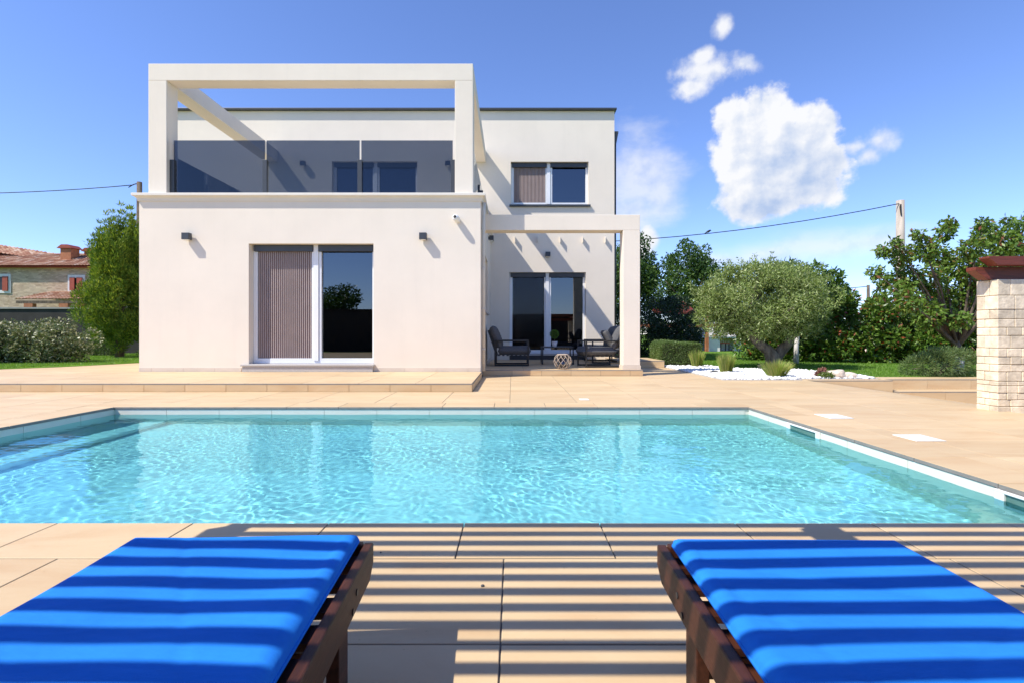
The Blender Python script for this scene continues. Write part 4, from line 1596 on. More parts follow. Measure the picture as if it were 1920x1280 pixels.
tuft('tall narrow ornamental grass in front of the clipped hedge', (4.72, 13.05, 0.0), 0.53, 0.10, 0.24, 420, 1)
tuft('upright ornamental grass between the other two tufts', (4.71, 11.25, 0.0), 0.50, 0.11, 0.24, 460, 2)
tuft('broad straw-tinged ornamental grass in front of the olive trunk', (5.19, 10.02, 0.0), 0.40, 0.13, 0.36, 700, 3)

# clipped box hedge


def clipped(name, label, x0, x1, y0, y1, z0, z1, n, leaf, mat, seed, rough=0.02):
    root = thing(name, label, 'hedge', ((x0 + x1) / 2, y0, z0))
    core = MB().box(x0 + .05, x1 - .05, y0 + .05, y1 - .05, z0, z1 - .05).build('core', M['soil'], root)
    r = np.random.default_rng(seed)
    areas = [(x1 - x0) * (z1 - z0), (x1 - x0) * (y1 - y0), (y1 - y0) * (z1 - z0), (y1 - y0) * (z1 - z0)]
    tot = sum(areas)
    pts, out = [], []
    for k, (ar, d) in enumerate(zip(areas, ((0, -1, 0), (0, 0, 1), (-1, 0, 0), (1, 0, 0)))):
        m = int(n * ar / tot)
        u, w = r.random(m), r.random(m)
        dep = rough * r.normal(size=m) - 0.01
        X, Y, Z = x0 + (x1 - x0) * u, y0 + (y1 - y0) * w, z0 + (z1 - z0) * w
        if k == 0:
            p = np.stack([X, y0 - dep, Z], -1)
        elif k == 1:
            p = np.stack([X, Y, z1 + dep + 0.03 * np.sin(5 * X)], -1)
        else:
            Y = y0 + (y1 - y0) * u
            p = np.stack([np.where(k == 2, x0 - dep, x1 + dep), Y, Z], -1)
        # soften the corners
        cx, cz = (x0 + x1) / 2, (z0 + z1) / 2
        e = np.clip((np.abs(p[:, 0] - cx) / ((x1 - x0) / 2) - 0.8) / 0.2, 0, 1) * np.clip((p[:, 2] - z0) / (z1 - z0) * 1.6 - 0.8, 0, 1)
        p[:, 2] -= e * 0.08
        pts.append(p)
        out.append(np.tile(np.array(d, float), (m, 1)))
    v, f = leaf_quads(np.concatenate(pts), np.concatenate(out), leaf[0], leaf[1], seed, 0.3)
    np_mesh('foliage', v, f, mat, root)
    return root


M['box_leaf'] = leaf_mat('box_leaf', [(0, (0.07, 0.13, 0.03)), (0.6, (0.13, 0.21, 0.05)), (1, (0.21, 0.28, 0.10))], 0.25)
clipped('clipped_hedge', 'low clipped green hedge beside the porch step and pebbles', 3.97, 5.05, 13.6, 14.7, 0.0, 0.63, 26000, (0.035, 0.016), M['box_leaf'], 51)

# olive tree
M['olive_leaf'] = leaf_mat('olive_leaf', [(0, (0.115, 0.175, 0.035)), (0.45, (0.215, 0.30, 0.075)), (0.8, (0.33, 0.41, 0.145)), (1, (0.50, 0.55, 0.28))], 0.3, 0.5)
ob = (6.65, 13.0, 0.0)
cr = crown_clumps((6.36, 13.0, 1.62), (1.56, 1.40, 0.88), 175, 0.25, 61, hollow=0.35)
sh = np.random.default_rng(66)
for k in range(34):
    a, q = sh.uniform(0.15, 2.95), sh.uniform(0.86, 1.02)
    b = np.array([6.36 + 1.58 * q * math.cos(a), 13.0 + sh.uniform(-0.9, 0.6), 1.62 + 0.86 * q * math.sin(a)])
    tip = b + np.array([math.cos(a) * 0.16 + sh.normal(0, .06), 0, 0.16 + 0.22 * sh.random()])
    cr += [(b + (tip - b) * t, 0.10 - 0.06 * t) for t in (0.2, 0.45, 0.7, 1.0)]
cr = [(c, r) for c, r in cr if c[2] > 0.80 + 0.25 * abs(c[0] - 6.2) * 0.3]
cr += [((7.35, 13, 2.42), 0.26), ((7.15, 12.9, 2.55), 0.2), ((5.55, 12.7, 2.25), 0.24), ((6.2, 12.8, 2.38), 0.26), ((5.05, 12.7, 0.98), 0.26), ((4.95, 12.9, 1.35), 0.24), ((7.72, 12.9, 1.35), 0.28), ((7.62, 12.9, 1.0), 0.25)]
root = thing('olive_tree', 'broad grey-green olive tree with a forked trunk over the white pebbles', 'tree', ob)
mb = MB()
mb.tube([(6.67, 13.0, -0.08), (6.66, 13.0, 0.12), (6.64, 13.0, 0.30), (6.50, 12.98, 0.46), (6.25, 12.96, 0.64), (6.02, 12.9, 0.86), (5.7, 12.8, 1.15)],
        [0.26, 0.20, 0.19, 0.135, 0.12, 0.10, 0.05], 12)
mb.tube([(6.66, 13.0, 0.05), (6.72, 13.0, 0.28), (6.84, 12.98, 0.44), (7.03, 12.95, 0.66), (7.08, 12.95, 0.92), (7.06, 12.9, 1.4)],
        [0.20, 0.16, 0.14, 0.12, 0.09, 0.05], 12)
mb.tube([(7.03, 12.95, 0.70), (7.25, 12.9, 0.9), (7.55, 12.8, 1.2)], [0.075, 0.06, 0.03], 8)
big = [c for c, r_ in cr if r_ > 0.14]
limbs(mb, ob, (6.0, 12.9, 0.9), big[:16], 0.04, 3)
limbs(mb, ob, (7.06, 12.93, 1.1), big[16:30], 0.04, 4)
mb.build('trunk', M['olive_bark'], root, smooth=True)
pts, out = clump_points(cr, 4600, 63, 0.3)
v, f = leaf_quads(pts, out + np.array([0, 0, 0.5]), 0.095, 0.025, 64, 0.38)
np_mesh('crown', v, f, M['olive_leaf'], root)

# young tree with a whitewashed trunk behind the olive
M['mid_leaf'] = leaf_mat('mid_green_leaf', [(0, (0.05, 0.11, 0.016)), (0.6, (0.09, 0.17, 0.026)), (1, (0.16, 0.25, 0.045))], 0.3)
yb = (8.35, 15.0, 0.0)
cr = [((8.6, 15, 2.5), 0.36), ((8.95, 15, 2.62), 0.34), ((9.35, 14.9, 2.45), 0.30), ((9.5, 14.9, 2.15), 0.28), ((8.5, 15, 2.05), 0.4), ((9.0, 15.1, 2.15), 0.42),
      ((7.7, 15, 2.62), 0.32), ((8.1, 15, 2.72), 0.3), ((7.9, 15.1, 2.3), 0.35)]
tree('young_tree', 'young leafy tree with a whitewashed trunk behind the olive', yb, [yb, (8.36, 15, 0.5), (8.42, 15, 1.1), (8.45, 15, 1.7)], [0.075, 0.065, 0.06, 0.045],
     (8.45, 15, 1.65), cr, 3200, (0.15, 0.07), M['mid_leaf'], M['whitewash'], 71, droop=0.25, n_limb=9, limb_r=0.03)

# photinia hedge shrubs
M['photinia'] = leaf_mat('photinia_leaf', [(0, (0.055, 0.12, 0.018)), (0.5, (0.11, 0.205, 0.03)), (0.90, (0.19, 0.29, 0.05)), (0.96, (0.30, 0.06, 0.03)), (1, (0.38, 0.10, 0.05))], 0.22, 0.35, 0.5)
names = ['red-tipped photinia shrub just right of the whitewashed young trunk', 'red-tipped photinia shrub second from the whitewashed young trunk',
         'tall red-tipped photinia shrub third from the whitewashed young trunk', 'red-tipped photinia shrub left of the cherry trunk',
         'red-tipped photinia shrub right behind the cherry trunk', 'dense photinia shrub at the right end, behind the rosemary']
for k in range(6):
    bx, by = 8.75 + k * 1.12, 16.2 - k * 0.42
    r = np.random.default_rng(80 + k)
    top = 1.95 + 0.20 * math.sin(k * 2.1)
    cl = crown_clumps((bx, by, top * 0.48), (0.72, 0.62, top * 0.52), 46, 0.24, 90 + k, hollow=0.45)
    bush('photinia_shrub', names[k], 'shrub', (bx, by, 0.0), cl, 3600, (0.13, 0.058), M['photinia'], 100 + k, 0.5, group='photinia hedge behind the lawn', shell=0.6)
# shrub seen low under the olive
cl = crown_clumps((8.15, 16.9, 0.55), (0.8, 0.4, 0.6), 30, 0.22, 130, hollow=0.4)
bush('photinia_shrub', 'red-tipped photinia shrub seen under the olive crown, left of the whitewashed young trunk', 'shrub', (8.15, 16.9, 0), cl, 2000, (0.12, 0.05), M['photinia'], 131, 0.5, group='photinia hedge behind the lawn')

# cherry tree
M['cherry_leaf'] = leaf_mat('cherry_leaf', [(0, (0.075, 0.15, 0.022)), (0.5, (0.13, 0.225, 0.035)), (0.88, (0.20, 0.30, 0.055)), (0.96, (0.20, 0.10, 0.04)), (1, (0.26, 0.10, 0.06))], 0.3, 0.4)
cb_ = (9.72, 11.1, 0.0)


def cpos(pxs, d=11.0):
    res = []
    r = random.Random(9)
    for (x, y, rad) in pxs:
        p = P(x, y, d + r.uniform(-0.8, 0.8))
        res.append((tuple(p), rad))
    return res


cr = cpos([(1655, 470, .14), (1690, 478, .22), (1735, 465, .26), (1772, 435, .20), (1780, 420, .13), (1700, 520, .28), (1660, 525, .2), (1640, 510, .14), (1745, 525, .34), (1800, 500, .34),
           (1700, 565, .26), (1740, 590, .30), (1790, 560, .36), (1830, 520, .30), (1850, 440, .28), (1880, 450, .26), (1845, 420, .14), (1900, 480, .34), (1915, 430, .22), (1940, 410, .25),
           (1870, 490, .3), (1830, 590, .26), (1690, 540, .2), (1760, 480, .26), (1650, 550, .13), (1880, 540, .34), (1960, 470, .4), (1990, 520, .4), (1930, 540, .36), (1720, 440, .12), (1680, 455, .12), (1820, 465, .24), (1800, 600, .2), (1890, 415, .12)])
root = tree('cherry_tree', 'leafy cherry tree with reddish shoots and a whitewashed trunk foot at the right', cb_,
            [(9.74, 11.1, 0.34), (9.70, 11.08, 0.55), (9.60, 11.05, 0.70)], [0.085, 0.08, 0.07], (9.66, 11.06, 0.60), cr, 7200, (0.105, 0.050), M['cherry_leaf'], M['bark'], 141,
            droop=0.45, n_limb=24, limb_r=0.038, shell=0.2)
MB().tube([(9.72, 11.1, -0.05), (9.71, 11.1, 0.1), (9.74, 11.1, 0.36)], [0.115, 0.10, 0.088], 12).build('whitewashed_foot', M['whitewash'], root, smooth=True)

# rosemary mound next to the pillar
M['rosemary'] = leaf_mat('rosemary_leaf', [(0, (0.08, 0.14, 0.04)), (0.6, (0.14, 0.21, 0.065)), (1, (0.22, 0.28, 0.11))], 0.2)
cl = [((8.45, 10.55, 0.20), 0.26), ((8.75, 10.5, 0.26), 0.32), ((9.05, 10.55, 0.26), 0.32), ((8.30, 10.6, 0.14), 0.2), ((9.35, 10.6, 0.24), 0.32)]
bush('rosemary_bush', 'low rounded rosemary bush left of the stone pillar', 'shrub', (8.75, 10.55, 0.0), cl, 24000, (0.075, 0.010), M['rosemary'], 151, 0.75, shell=0.5)

# dark trees behind the house corner
M['oak_leaf'] = leaf_mat('oak_leaf', [(0, (0.032, 0.075, 0.013)), (0.6, (0.062, 0.125, 0.022)), (1, (0.11, 0.19, 0.036))], 0.25, 0.45)


def oak(label, base, top, rad, n, size, seed, leafsize=(0.16, 0.10), per=950):
    bx, by, bz = base
    h = top - 1.2
    cl = crown_clumps((bx, by, 1.2 + h * 0.55), (rad, rad, h * 0.50), n, size, seed, hollow=0.25)
    return tree('oak_tree', label, base, [base, (bx + .05, by, 0.8), (bx - .05, by, 1.8), (bx, by, 2.6)], [0.24, 0.20, 0.17, 0.13], (bx, by, 2.2), cl, per, leafsize, M['oak_leaf'], M['bark'], seed,
                'dark trees behind the garden', 0.25, 0.1, 16, 0.09, 0.4)


oak('tall dark oak tree seen between the porch pillar and the villa corner', (6.4, 27, 0), 5.75, 1.55, 60, 0.46, 161)
oak('round dark oak tree rising behind the left end of the olive crown', (10.9, 31, 0), 6.35, 1.75, 75, 0.48, 171)
# dense dark evergreens in the shade behind the porch pillar
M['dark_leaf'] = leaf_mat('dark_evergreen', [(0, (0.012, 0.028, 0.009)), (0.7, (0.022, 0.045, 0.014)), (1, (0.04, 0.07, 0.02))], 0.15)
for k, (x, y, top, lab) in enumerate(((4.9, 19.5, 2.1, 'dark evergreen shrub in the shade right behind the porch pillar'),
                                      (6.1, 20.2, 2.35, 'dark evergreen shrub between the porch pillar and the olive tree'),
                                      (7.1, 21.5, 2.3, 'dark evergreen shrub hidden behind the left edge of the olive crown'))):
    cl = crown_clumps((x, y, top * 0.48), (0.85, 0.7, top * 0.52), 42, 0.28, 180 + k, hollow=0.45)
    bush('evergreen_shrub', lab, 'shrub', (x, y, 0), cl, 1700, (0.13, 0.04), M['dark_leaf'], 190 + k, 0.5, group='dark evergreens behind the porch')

# far background hedge line, so that no bare horizon shows
for k, (x, y, top, w) in enumerate(((3.6, 33, 2.4, 1.5), (14.5, 33, 3.1, 1.6), (17.5, 30, 2.8, 1.6), (20.5, 28, 2.7, 1.7), (9.0, 34, 2.0, 1.5), (12.2, 34, 2.2, 1.4))):
    cl = crown_clumps((x, y, top * 0.48), (w, 0.9, top * 0.52), 36, 0.42, 200 + k, hollow=0.4)
    bush('background_bush', 'leafy green bush far behind the garden, ' + ['left of the oaks', 'right of the olive crown', 'above the photinia row', 'behind the cherry tree', 'between the two oaks', 'behind the olive crown'][k],
         'bush', (x, y, 0), cl, 620, (0.2, 0.09), M['mid_leaf'], 210 + k, 0.4, group='bushes beyond the garden')

# ------------------------------------------------------------------ stone pillar with red beams at the right edge
pil = thing('stone_pillar', 'pale limestone block pillar carrying red-stained beams at the right edge', 'pillar', (5.6, 5.75, 0))
SX0, SX1, SY0, SY1 = 5.375, 5.98, 5.64, 5.90
PT = 1.462
MB().box(SX0 + 0.012, SX1 - 0.012, SY0 + 0.012, SY1 - 0.012, -0.25, PT - 0.006).build('mortar_core', M['mortar'], pil)
rows = [(0.0, .055), (.055, .13), (.13, .205), (.205, .285), (.285, .335), (.335, .44), (.44, .52), (.52, .605), (.605, .70), (.70, .835), (.835, .925), (.925, 1.02), (1.02, 1.125), (1.125, 1.28), (1.28, 1.462)]
rr = random.Random(12)
for k, (a, b) in enumerate(rows):
    g = 0.005
    cuts = [SX0]
    x = SX0
    first_w = rr.choice((0.10, 0.14, 0.19))
    x += first_w
    while x < SX1 - 0.08:
        cuts.append(x)
        x += rr.choice((0.12, 0.17, 0.22, 0.28))
    cuts.append(SX1)
    for i in range(len(cuts) - 1):
        pr = rr.uniform(-0.004, 0.003)
        y1 = SY0 + (0.16 if i == 0 and k % 2 else 0.10)
        xa = cuts[i] + (g / 2 if i else 0) + (pr if i == 0 else 0)
        MB().box(xa, cuts[i + 1] - g / 2, SY0 + pr, y1, (-0.2 if k == 0 else a) + g / 2, b - g / 2).build('stone', M['stone'], pil, bevel=0.006)
    c0 = SY0 + (0.16 if k % 2 else 0.10) + g
    pr = rr.uniform(-0.004, 0.003)
    MB().box(SX0 + pr, SX0 + 0.1, c0, SY1, (-0.2 if k == 0 else a) + g / 2, b - g / 2).build('stone', M['stone'], pil, bevel=0.006)
# lower beam and the rafter that lies on it, ends cut slanting
z0 = PT + 0.001
MB().prism([(5.18, z0 + 0.10), (5.32, z0), (8.6, z0), (8.6, z0 + 0.14), (5.18, z0 + 0.14)], 'y', 5.70, 5.82).build('lower_beam', M['redwood'], pil, bevel=0.004)
MB().prism([(5.20, z0 + 0.22), (5.30, z0 + 0.142), (8.6, z0 + 0.142), (8.6, z0 + 0.24), (5.20, z0 + 0.24)], 'y', 5.56, 5.68).build('upper_beam', M['redwood'], pil, bevel=0.004)
MB().box(8.0, 8.5, 5.6, 6.1, rz(8.5) - 0.1, z0 - 0.001).build('far_pillar', M['stone'], pil)

# ------------------------------------------------------------------ left garden
M['elaeagnus'] = leaf_mat('elaeagnus_leaf', [(0, (0.06, 0.10, 0.03)), (0.45, (0.13, 0.17, 0.06)), (0.7, (0.26, 0.28, 0.13)), (1, (0.50, 0.48, 0.30))], 0.2, 0.4, 0.5)
for k, (x, y, w, lab) in enumerate(((-13.95, 12.9, 0.95, 'silvery variegated shrub at the left picture edge before the garden wall'),
                                    (-12.8, 13.0, 0.9, 'silvery variegated shrub in the middle of the left hedge'),
                                    (-11.75, 13.05, 0.8, 'silvery variegated shrub at the right end of the left hedge'))):
    cl = crown_clumps((x, y, TZ + 0.48), (w + 0.05, 0.64, 0.46), 64, 0.20, 300 + k, hollow=0.5)
    bush('silver_shrub', lab, 'shrub', (x, y, TZ), cl, 3600, (0.075, 0.042), M['elaeagnus'], 310 + k, 0.5, group='silvery hedge left of the villa', shell=0.6)
clipped('clipped_bush', 'small clipped green bush between the silvery hedge and the conifer', -14.1, -13.4, 17.0, 17.6, TZ, 0.74, 6000, (0.05, 0.02), M['box_leaf'], 320)

gw = thing('garden_wall', 'dark grey masonry garden wall, toned darker for its shade, with a paler cap behind the left hedge', 'wall', (-18, 19, 0))
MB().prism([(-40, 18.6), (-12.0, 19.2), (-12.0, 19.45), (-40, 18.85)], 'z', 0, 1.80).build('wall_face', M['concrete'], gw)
MB().prism([(-40, 18.55), (-11.95, 19.15), (-11.95, 19.5), (-40, 18.9)], 'z', 1.801, 1.86).build('wall_cap', M['cap'], gw)

# feathery conifer at the house corner
M['thuja'] = leaf_mat('conifer_spray', [(0, (0.06, 0.13, 0.02)), (0.45, (0.135, 0.225, 0.03)), (0.85, (0.23, 0.31, 0.042)), (1, (0.36, 0.40, 0.065))], 0.35, 0.6, 0.2)
cb2 = (-12.35, 16.0, TZ)
cl = crown_clumps((-12.20, 16.0, 1.85), (1.10, 1.0, 1.40), 140, 0.26, 330, hollow=0.4)
spk = []
r = np.random.default_rng(331)
for k in range(46):
    a, q = r.random() * 6.283, r.random() ** 0.6
    b = np.array([-12.1 + 0.95 * q * math.cos(a), 16 + 0.8 * q * math.sin(a), 2.55 + 0.95 * (1 - q)])
    tip = b + np.array([math.cos(a) * 0.34 * q - 0.10, math.sin(a) * 0.25 * q, 0.75 + 0.95 * r.random() * (1.15 - q)])
    for t in np.linspace(0, 1, 7):
        spk.append((b + (tip - b) * t, 0.16 * (1 - t) + 0.06))
root = thing('conifer_tree', 'bushy yellow-green conifer with upswept tips at the left villa corner', 'tree', cb2)
mb = MB().tube([(-12.35, 16, 0.05), (-12.33, 16, 1.2), (-12.3, 16, 3.6)], [0.13, 0.11, 0.03], 9)
limbs(mb, cb2, (-12.34, 16, 0.9), [c for c, _ in cl[:14]], 0.03, 6)
mb.build('trunk', M['bark'], root, smooth=True)
p1, o1 = clump_points(cl, 5600, 332, 0.3)
p2, o2 = clump_points(spk, 7000, 333, 0.2)
pts, out = np.concatenate([p1, p2]), np.concatenate([o1 * 0.6 + np.array([0, 0, 0.8]), o2 * 0.5 + np.array([0.1, 0, 1.0])])
v, f = leaf_quads(pts, out, 0.12, 0.026, 334, 0.6)
np_mesh('crown', v, f, M['thuja'], root)
cl = [((-11.15, 15.6, 0.45), 0.16), ((-11.0, 15.6, 0.72), 0.14), ((-11.25, 15.5, 0.25), 0.16)]
bush('corner_plant', 'small leafy plant at the foot of the left villa corner', 'plant', (-11.15, 15.55, TZ), cl, 5000, (0.08, 0.035), M['mid_leaf'], 340, 0.4, stems=4)


# ------------------------------------------------------------------ stone neighbour house
def stone_mat():
    m, n, l, b = base_mat('rubble_stone')
    geo = nd(n, 'ShaderNodeNewGeometry')
    mp = nd(n, 'ShaderNodeMapping')
    mp.inputs['Scale'].default_value = (3.2, 3.2, 9.5)
    l.new(geo.outputs['Position'], mp.inputs[0])
    dn = nd(n, 'ShaderNodeTexNoise')
    dn.inputs['Scale'].default_value = 1.2
    l.new(mp.outputs[0], dn.inputs['Vector'])
    ad = nd(n, 'ShaderNodeVectorMath', operation='MULTIPLY_ADD')
    l.new(dn.outputs['Color'], ad.inputs[0])
    ad.inputs[1].default_value = (0.5, 0.5, 0.5)
    l.new(mp.outputs[0], ad.inputs[2])
    vo = nd(n, 'ShaderNodeTexVoronoi')
    vo.inputs['Scale'].default_value = 1.0
    l.new(ad.outputs[0], vo.inputs['Vector'])
    ve = nd(n, 'ShaderNodeTexVoronoi', feature='DISTANCE_TO_EDGE')
    l.new(ad.outputs[0], ve.inputs['Vector'])
    cr = nd(n, 'ShaderNodeValToRGB')
    e = cr.color_ramp.elements
    e[0].color, e[1].color = (0.50, 0.35, 0.23, 1), (0.88, 0.70, 0.50, 1)
    l.new(vo.outputs['Color'], cr.inputs[0])
    mr = nd(n, 'ShaderNodeMapRange')
    mr.inputs['From Max'].default_value = 0.06
    l.new(ve.outputs['Distance'], mr.inputs['Value'])
    mx = nd(n, 'ShaderNodeMix', data_type='RGBA')
    l.new(mr.outputs[0], mx.inputs['Factor'])
    mx.inputs['A'].default_value = (0.55, 0.42, 0.30, 1)
    l.new(cr.outputs[0], mx.inputs['B'])
    l.new(mx.outputs['Result'], b.inputs['Base Color'])
    b.inputs['Roughness'].default_value = 0.9
    bu = nd(n, 'ShaderNodeBump')
    bu.inputs['Distance'].default_value = 0.05
    l.new(mr.outputs[0], bu.inputs['Height'])
    l.new(bu.outputs[0], b.inputs['Normal'])
    return m


M['rubble'] = stone_mat()
M['roof_tile'] = leaf_mat('clay_tile', [(0, (0.30, 0.13, 0.08)), (0.4, (0.42, 0.22, 0.14)), (0.8, (0.52, 0.33, 0.22)), (1, (0.60, 0.46, 0.36))], 0.0, 0.85, 0.2)
ND = 35.0
nh = thing('stone_house', 'rubble-stone neighbour house with a red clay tile roof beyond the garden wall', 'house', (-33, ND, 0))


def N(x, y, d=ND):
    return P(x, y, d)


xl, xr = N(-150, 0).x, N(205, 0).x
ze = N(0, 502).z
MB().box(xl, xr, ND, ND + 9, 0, ze).build('stone_wall', M['rubble'], nh)


def tiled_slope(name, x0, x1, ya, za, yb, zb, parent, cols_w=0.21, rows=9):
    """barrel tiles: every tile a half pipe, joined because they are far and tiny"""
    v, f = [], []
    nx = int((x1 - x0) / cols_w)
    for i in range(nx):
        for j in range(rows):
            t0, t1 = j / rows, (j + 1.15) / rows
            xa = x0 + i * cols_w
            for (t, rad, lift) in ((t0, 0.105, 0.05), (t1, 0.09, 0.0)):
                y, z = ya + (yb - ya) * t, za + (zb - za) * t + lift
                for a in (0, 45, 90, 135, 180):
                    v.append((xa + cols_w / 2 + rad * math.cos(R(a)), y, z + 0.08 * math.sin(R(a))))
            n = len(v) - 10
            for k in range(4):
                f.append((n + k, n + k + 1, n + k + 6, n + k + 5))
    o = np_mesh(name, np.array(v), np.array(f), M['roof_tile'], parent)
    o['kind'] = 'stuff'
    return o


zr = N(0, 486, ND + 2.5).z
tiled_slope('roof_tiles', xl - 0.3, xr + 0.3, ND - 0.45, ze + 0.02, ND + 2.6, zr + 0.35, nh)
MB().prism([(ND - 0.4, ze - 0.02), (ND + 2.7, zr + 0.32), (ND + 9, ze)], 'x', xl - 0.2, xr + 0.2).build('roof', M['shutter_red'], nh)
# taller rear part at the left with its ridge falling to the right
rb = ND + 3.0
pl_ = [N(-150, 440, rb), N(0, 461, rb), N(115, 480, rb), N(150, 492, rb), N(-150, 500, rb)]
MB().prism([(p.x, p.z) for p in pl_], 'y', rb, rb + 3).build('rear_gable', M['rubble'], nh)
for i in range(22):
    t = i / 22
    pass
x0, x1 = N(-150, 0, rb).x, N(118, 0, rb).x
v, f = [], []
for i in range(36):
    xa = x0 + (x1 - x0) * i / 36
    xb = x0 + (x1 - x0) * (i + 1.0) / 36
    u = (xa - x0) / (x1 - x0)
    zt = N(0, 440 + (482 - 440) * u, rb).z + 0.05
    for j in range(6):
        y0_, z0_ = rb - 1.2 + j * 0.2, zt - 0.55 + j * 0.1
        n = len(v)
        v += [(xa, y0_, z0_), ((xa + xb) / 2, y0_, z0_ + 0.1), (xb, y0_, z0_), (xb, y0_ + 0.24, z0_ + 0.08), ((xa + xb) / 2, y0_ + 0.24, z0_ + 0.18), (xa, y0_ + 0.24, z0_ + 0.08)]
        f += [(n, n + 1, n + 4, n + 5), (n + 1, n + 2, n + 3, n + 4)]
o = np_mesh('rear_roof_tiles', np.array(v), np.array(f), M['roof_tile'], nh)
o['kind'] = 'stuff'
for (x, y0, y1, w, d) in ((123, 457, 492, 24, ND + 0.9), (166, 463, 488, 20, ND + 2.2)):
    a, b = N(x - w / 2, 0, d).x, N(x + w / 2, 0, d).x
    zt, zb = N(0, y0 + 9, d).z, N(0, y1 + 6, d).z
    m_ = (a + b) / 2
    hw = (b - a) / 2
    c = MB().box(m_ - hw * 0.82, m_ + hw * 0.82, d, d + hw * 1.6, zb, zt)
    c = c.build('chimney', M['orange_wood'], nh)
    MB().prism([(a - 0.1, zt + 0.01), (b + 0.1, zt + 0.01), (b - hw * 0.5, zt + 0.26), (a + hw * 0.5, zt + 0.26)], 'y', d - 0.12, d + hw * 1.6 + 0.12).build('chimney_cap', M['shutter_red'], c)
for (x0, x1, y0, y1) in ((-22, 21, 514, 550), (128, 160, 516, 549)):
    a, b, zb, zt = N(x0, 0).x, N(x1, 0).x, N(0, y1).z, N(0, y0).z
    w = MB()
    t = 0.20
    w.box(a, a + t, ND - 0.05, ND + 0.02, zb, zt).box(b - t, b, ND - 0.05, ND + 0.02, zb, zt).box(a + t, b - t, ND - 0.05, ND + 0.02, zt - t, zt).box(a + t, b - t, ND - 0.05, ND + 0.02, zb, zb + t)
    w = w.build('window', M['stone_white'], nh)
    MB().box(a + t, b - t, ND - 0.02, ND - 0.01, zb + t, zt - t).build('pane', M['black_metal'], w)
    sw = 0.34
    for (c, d) in ((a + t - 0.02, a + t + sw * 0.9), (b - t - sw * 0.9, b - t + 0.05)):
        MB().box(c, d, ND - 0.12, ND - 0.07, zb + t - 0.05, zt - t + 0.02).build('shutter', M['shutter_red'], w)
# low tiled lean-to on timber posts
LD = 32.5
a, b = N(28, 0, LD).x, N(175, 0, LD).x
z1, z2 = N(0, 563, LD).z, N(0, 551, ND).z + 0.02
lt = thing('lean_to_roof', 'low clay-tiled lean-to on timber posts before the stone house', 'shelter', (a, LD, 0))
tiled_slope('roof_tiles', a, b, LD, z1, ND - 0.1, z2 + 0.05, lt, rows=6)
MB().box(a, b, LD + 0.05, LD + 0.2, z1 - 0.20, z1 - 0.03).build('beam', M['bark'], lt)
for x in (52, 118, 150):
    c = N(x, 0, LD).x
    MB().box(c - 0.28, c + 0.28, LD + 0.02, LD + 0.3, 0, z1 - 0.21).build('post', M['orange_wood'], lt)

# ------------------------------------------------------------------ poles, cables, far pavilion
pole = thing('utility_pole', 'pale weathered utility pole standing above the cherry tree', 'pole', (16.75, 22, 0))
MB().tube([(16.75, 22, 0), (16.75, 22, 3.5), (16.75, 22, 6.62)], [0.19, 0.17, 0.155], 14).build('shaft', M['pole_wood'], pole, smooth=True)
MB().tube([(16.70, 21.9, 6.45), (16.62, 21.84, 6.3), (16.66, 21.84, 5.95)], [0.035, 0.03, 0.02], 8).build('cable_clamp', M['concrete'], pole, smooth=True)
pole2 = thing('utility_pole', 'dark utility pole top rising behind the left end of the cornice', 'pole', (-14.65, 20, 0))
MB().tube([(-14.65, 20, 0), (-14.65, 20, 6.82)], [0.13, 0.09], 12).build('shaft', M['bark'], pole2, smooth=True)
MB().tube([(-14.75, 19.98, 6.75), (-14.86, 19.97, 6.72), (-15.05, 19.96, 6.60)], 0.02, 6).build('cable_clamp', M['cable'], pole2, smooth=True)
pole3 = thing('utility_pole', 'thin distant pole just left of the cherry tree', 'pole', (41.9, 60, 0))
MB().tube([(41.9, 60, 0), (41.9, 60, 6.65)], [0.22, 0.16], 8).build('shaft', M['bark'], pole3, smooth=True)


def cable(label, p, q, sag, rad):
    p, q = Vector(p), Vector(q)
    pts = []
    for i in range(25):
        t = i / 24
        v_ = p.lerp(q, t)
        v_.z -= sag * 4 * t * (1 - t)
        pts.append(v_)
    o = MB().tube(pts, rad, 6).build('overhead_cable', M['cable'], smooth=True)
    tag(o, label, 'cable', 'overhead cables')
    return pts


wire = cable('sagging black cable from the pale pole towards the villa', (16.62, 21.9, 6.46), (-14.65, 26, 7.0), 1.62, 0.018)
cable('black cable running off to the left from the dark pole', (-14.86, 19.97, 6.70), (-40, 21, 8.2), 0.85, 0.016)
cable('thin distant cable left of the small far pole', (41.9, 60, 6.5), (24, 62, 6.6), 0.5, 0.04)
# bird on the wire
t = min(wire, key=lambda v: abs(v.x / v.y - (1314 - 961) / FOC))
bm_ = MB()
bp = Vector(t) + Vector((0, 0, 0.02))
bm_.tube([bp + Vector((-0.16, 0, -0.03)), bp + Vector((-0.07, 0, 0.035)), bp + Vector((0.0, 0, 0.065)), bp + Vector((0.06, 0, 0.10)), bp + Vector((0.10, 0, 0.125)), bp + Vector((0.15, 0, 0.115))],
         [0.012, 0.03, 0.052, 0.045, 0.034, 0.004], 10)
o = bm_.build('bird', M['cable'], smooth=True)
tag(o, 'tiny dark bird perched on the overhead cable', 'bird')

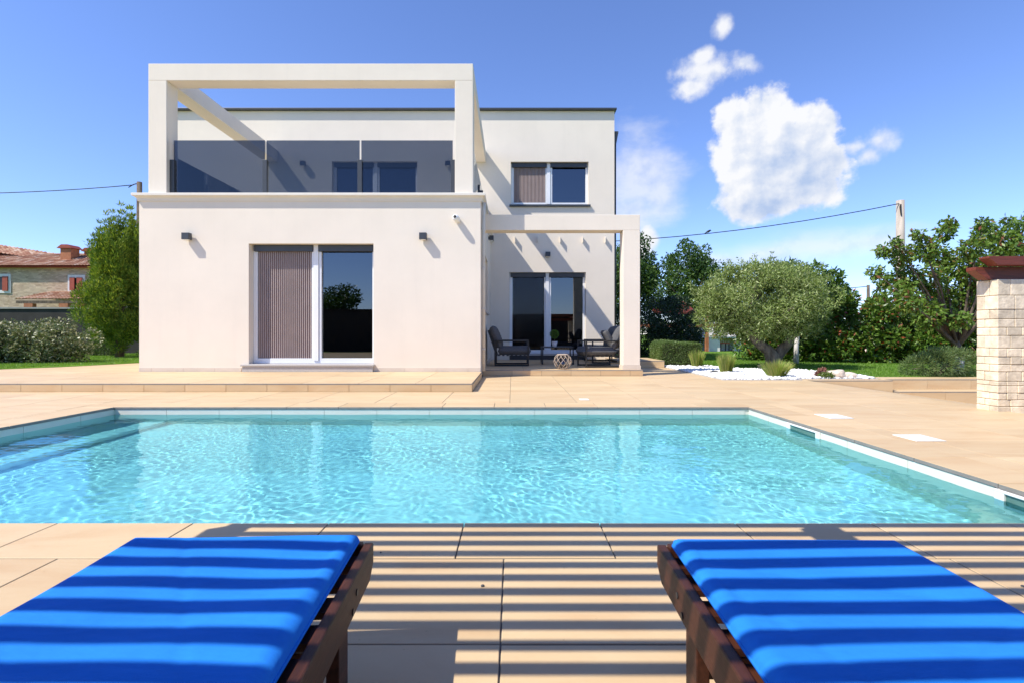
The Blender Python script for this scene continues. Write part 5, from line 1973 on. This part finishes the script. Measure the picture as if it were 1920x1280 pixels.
pv = thing('garden_pavilion', 'white rendered garden niche with orange posts seen under the olive crown', 'pavilion', (11, 27, 0))
PD = 26.0
a0, a1, a2, a3 = P(1326, 0, PD).x, P(1350, 0, PD).x, P(1386, 0, PD).x, P(1400, 0, PD).x
zt, zm_, zb = 1.40, P(0, 634, PD).z, 0.0
MB().box(a0, a1, PD, PD + 0.25, zb, zm_).build('side_wall', M['render_white'], pv)
MB().box(a2, a3, PD + 0.6, PD + 0.8, zb, zm_).build('side_wall', M['render_white'], pv)
MB().box(a0, a3, PD + 0.9, PD + 1.1, zb, 1.7).build('back_wall', M['render_white'], pv)
MB().box(a0 - 0.05, a3 + 0.05, PD - 0.05, PD + 0.9, zm_ + 0.002, zm_ + 0.08).build('slab', M['render_white'], pv)
x = P(1323, 0, PD).x
MB().box(x - 0.10, x + 0.05, PD - 0.3, PD - 0.15, 0, 1.75).build('post', M['orange_wood'], pv)
MB().box(P(1180, 0, PD).x, P(1392, 0, PD).x, PD - 0.4, PD - 0.2, 1.2, 1.36).build('beam', M['orange_wood'], pv)
MB().prism([(PD - 0.6, 1.95), (PD + 1.6, 2.65), (PD + 1.6, 2.55), (PD - 0.6, 1.85)], 'x', P(1222, 0, PD).x, P(1300, 0, PD).x).build('roof', M['redwood'], pv)
ch = thing('garden_chair', 'tiny dark chair standing in the white garden niche', 'chair', (P(1361, 0, PD).x, PD + 0.3, 0))
x = P(1361, 0, PD).x
MB().box(x - 0.25, x + 0.25, PD + 0.1, PD + 0.6, 0.38, 0.44).build('seat', M['shutter_red'], ch)
MB().bar((x - 0.22, PD + 0.35, 0.42), (x - 0.42, PD + 0.35, 0.80), 0.4, 0.05, (1, 0, 0)).build('backrest', M['shutter_red'], ch)
for sx in (-0.22, 0.22):
    for sy in (0.13, 0.57):
        MB().box(x + sx - 0.025, x + sx + 0.025, PD + sy - 0.025, PD + sy + 0.025, 0, 0.379).build('leg', M['black_metal'], ch)

# ------------------------------------------------------------------ behind the camera (mirrored in the panes)
bw = thing('boundary_wall', 'dark boundary wall behind the pergola, mirrored in the sliding door', 'wall', (-8, -5, 0))
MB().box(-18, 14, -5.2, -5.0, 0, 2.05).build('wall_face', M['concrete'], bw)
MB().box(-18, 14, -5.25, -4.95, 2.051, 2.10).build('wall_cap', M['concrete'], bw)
cl = crown_clumps((-9.7, -6.8, 2.4), (1.5, 1.2, 0.95), 40, 0.4, 400, hollow=0.3)
tree('broadleaf_tree', 'dark round tree behind the boundary wall, mirrored in the sliding door', (-9.7, -6.8, 0), [(-9.7, -6.8, 0), (-9.7, -6.8, 1.6)], [0.16, 0.12], (-9.7, -6.8, 1.4), cl, 800, (0.16, 0.09), M['oak_leaf'], M['bark'], 401)
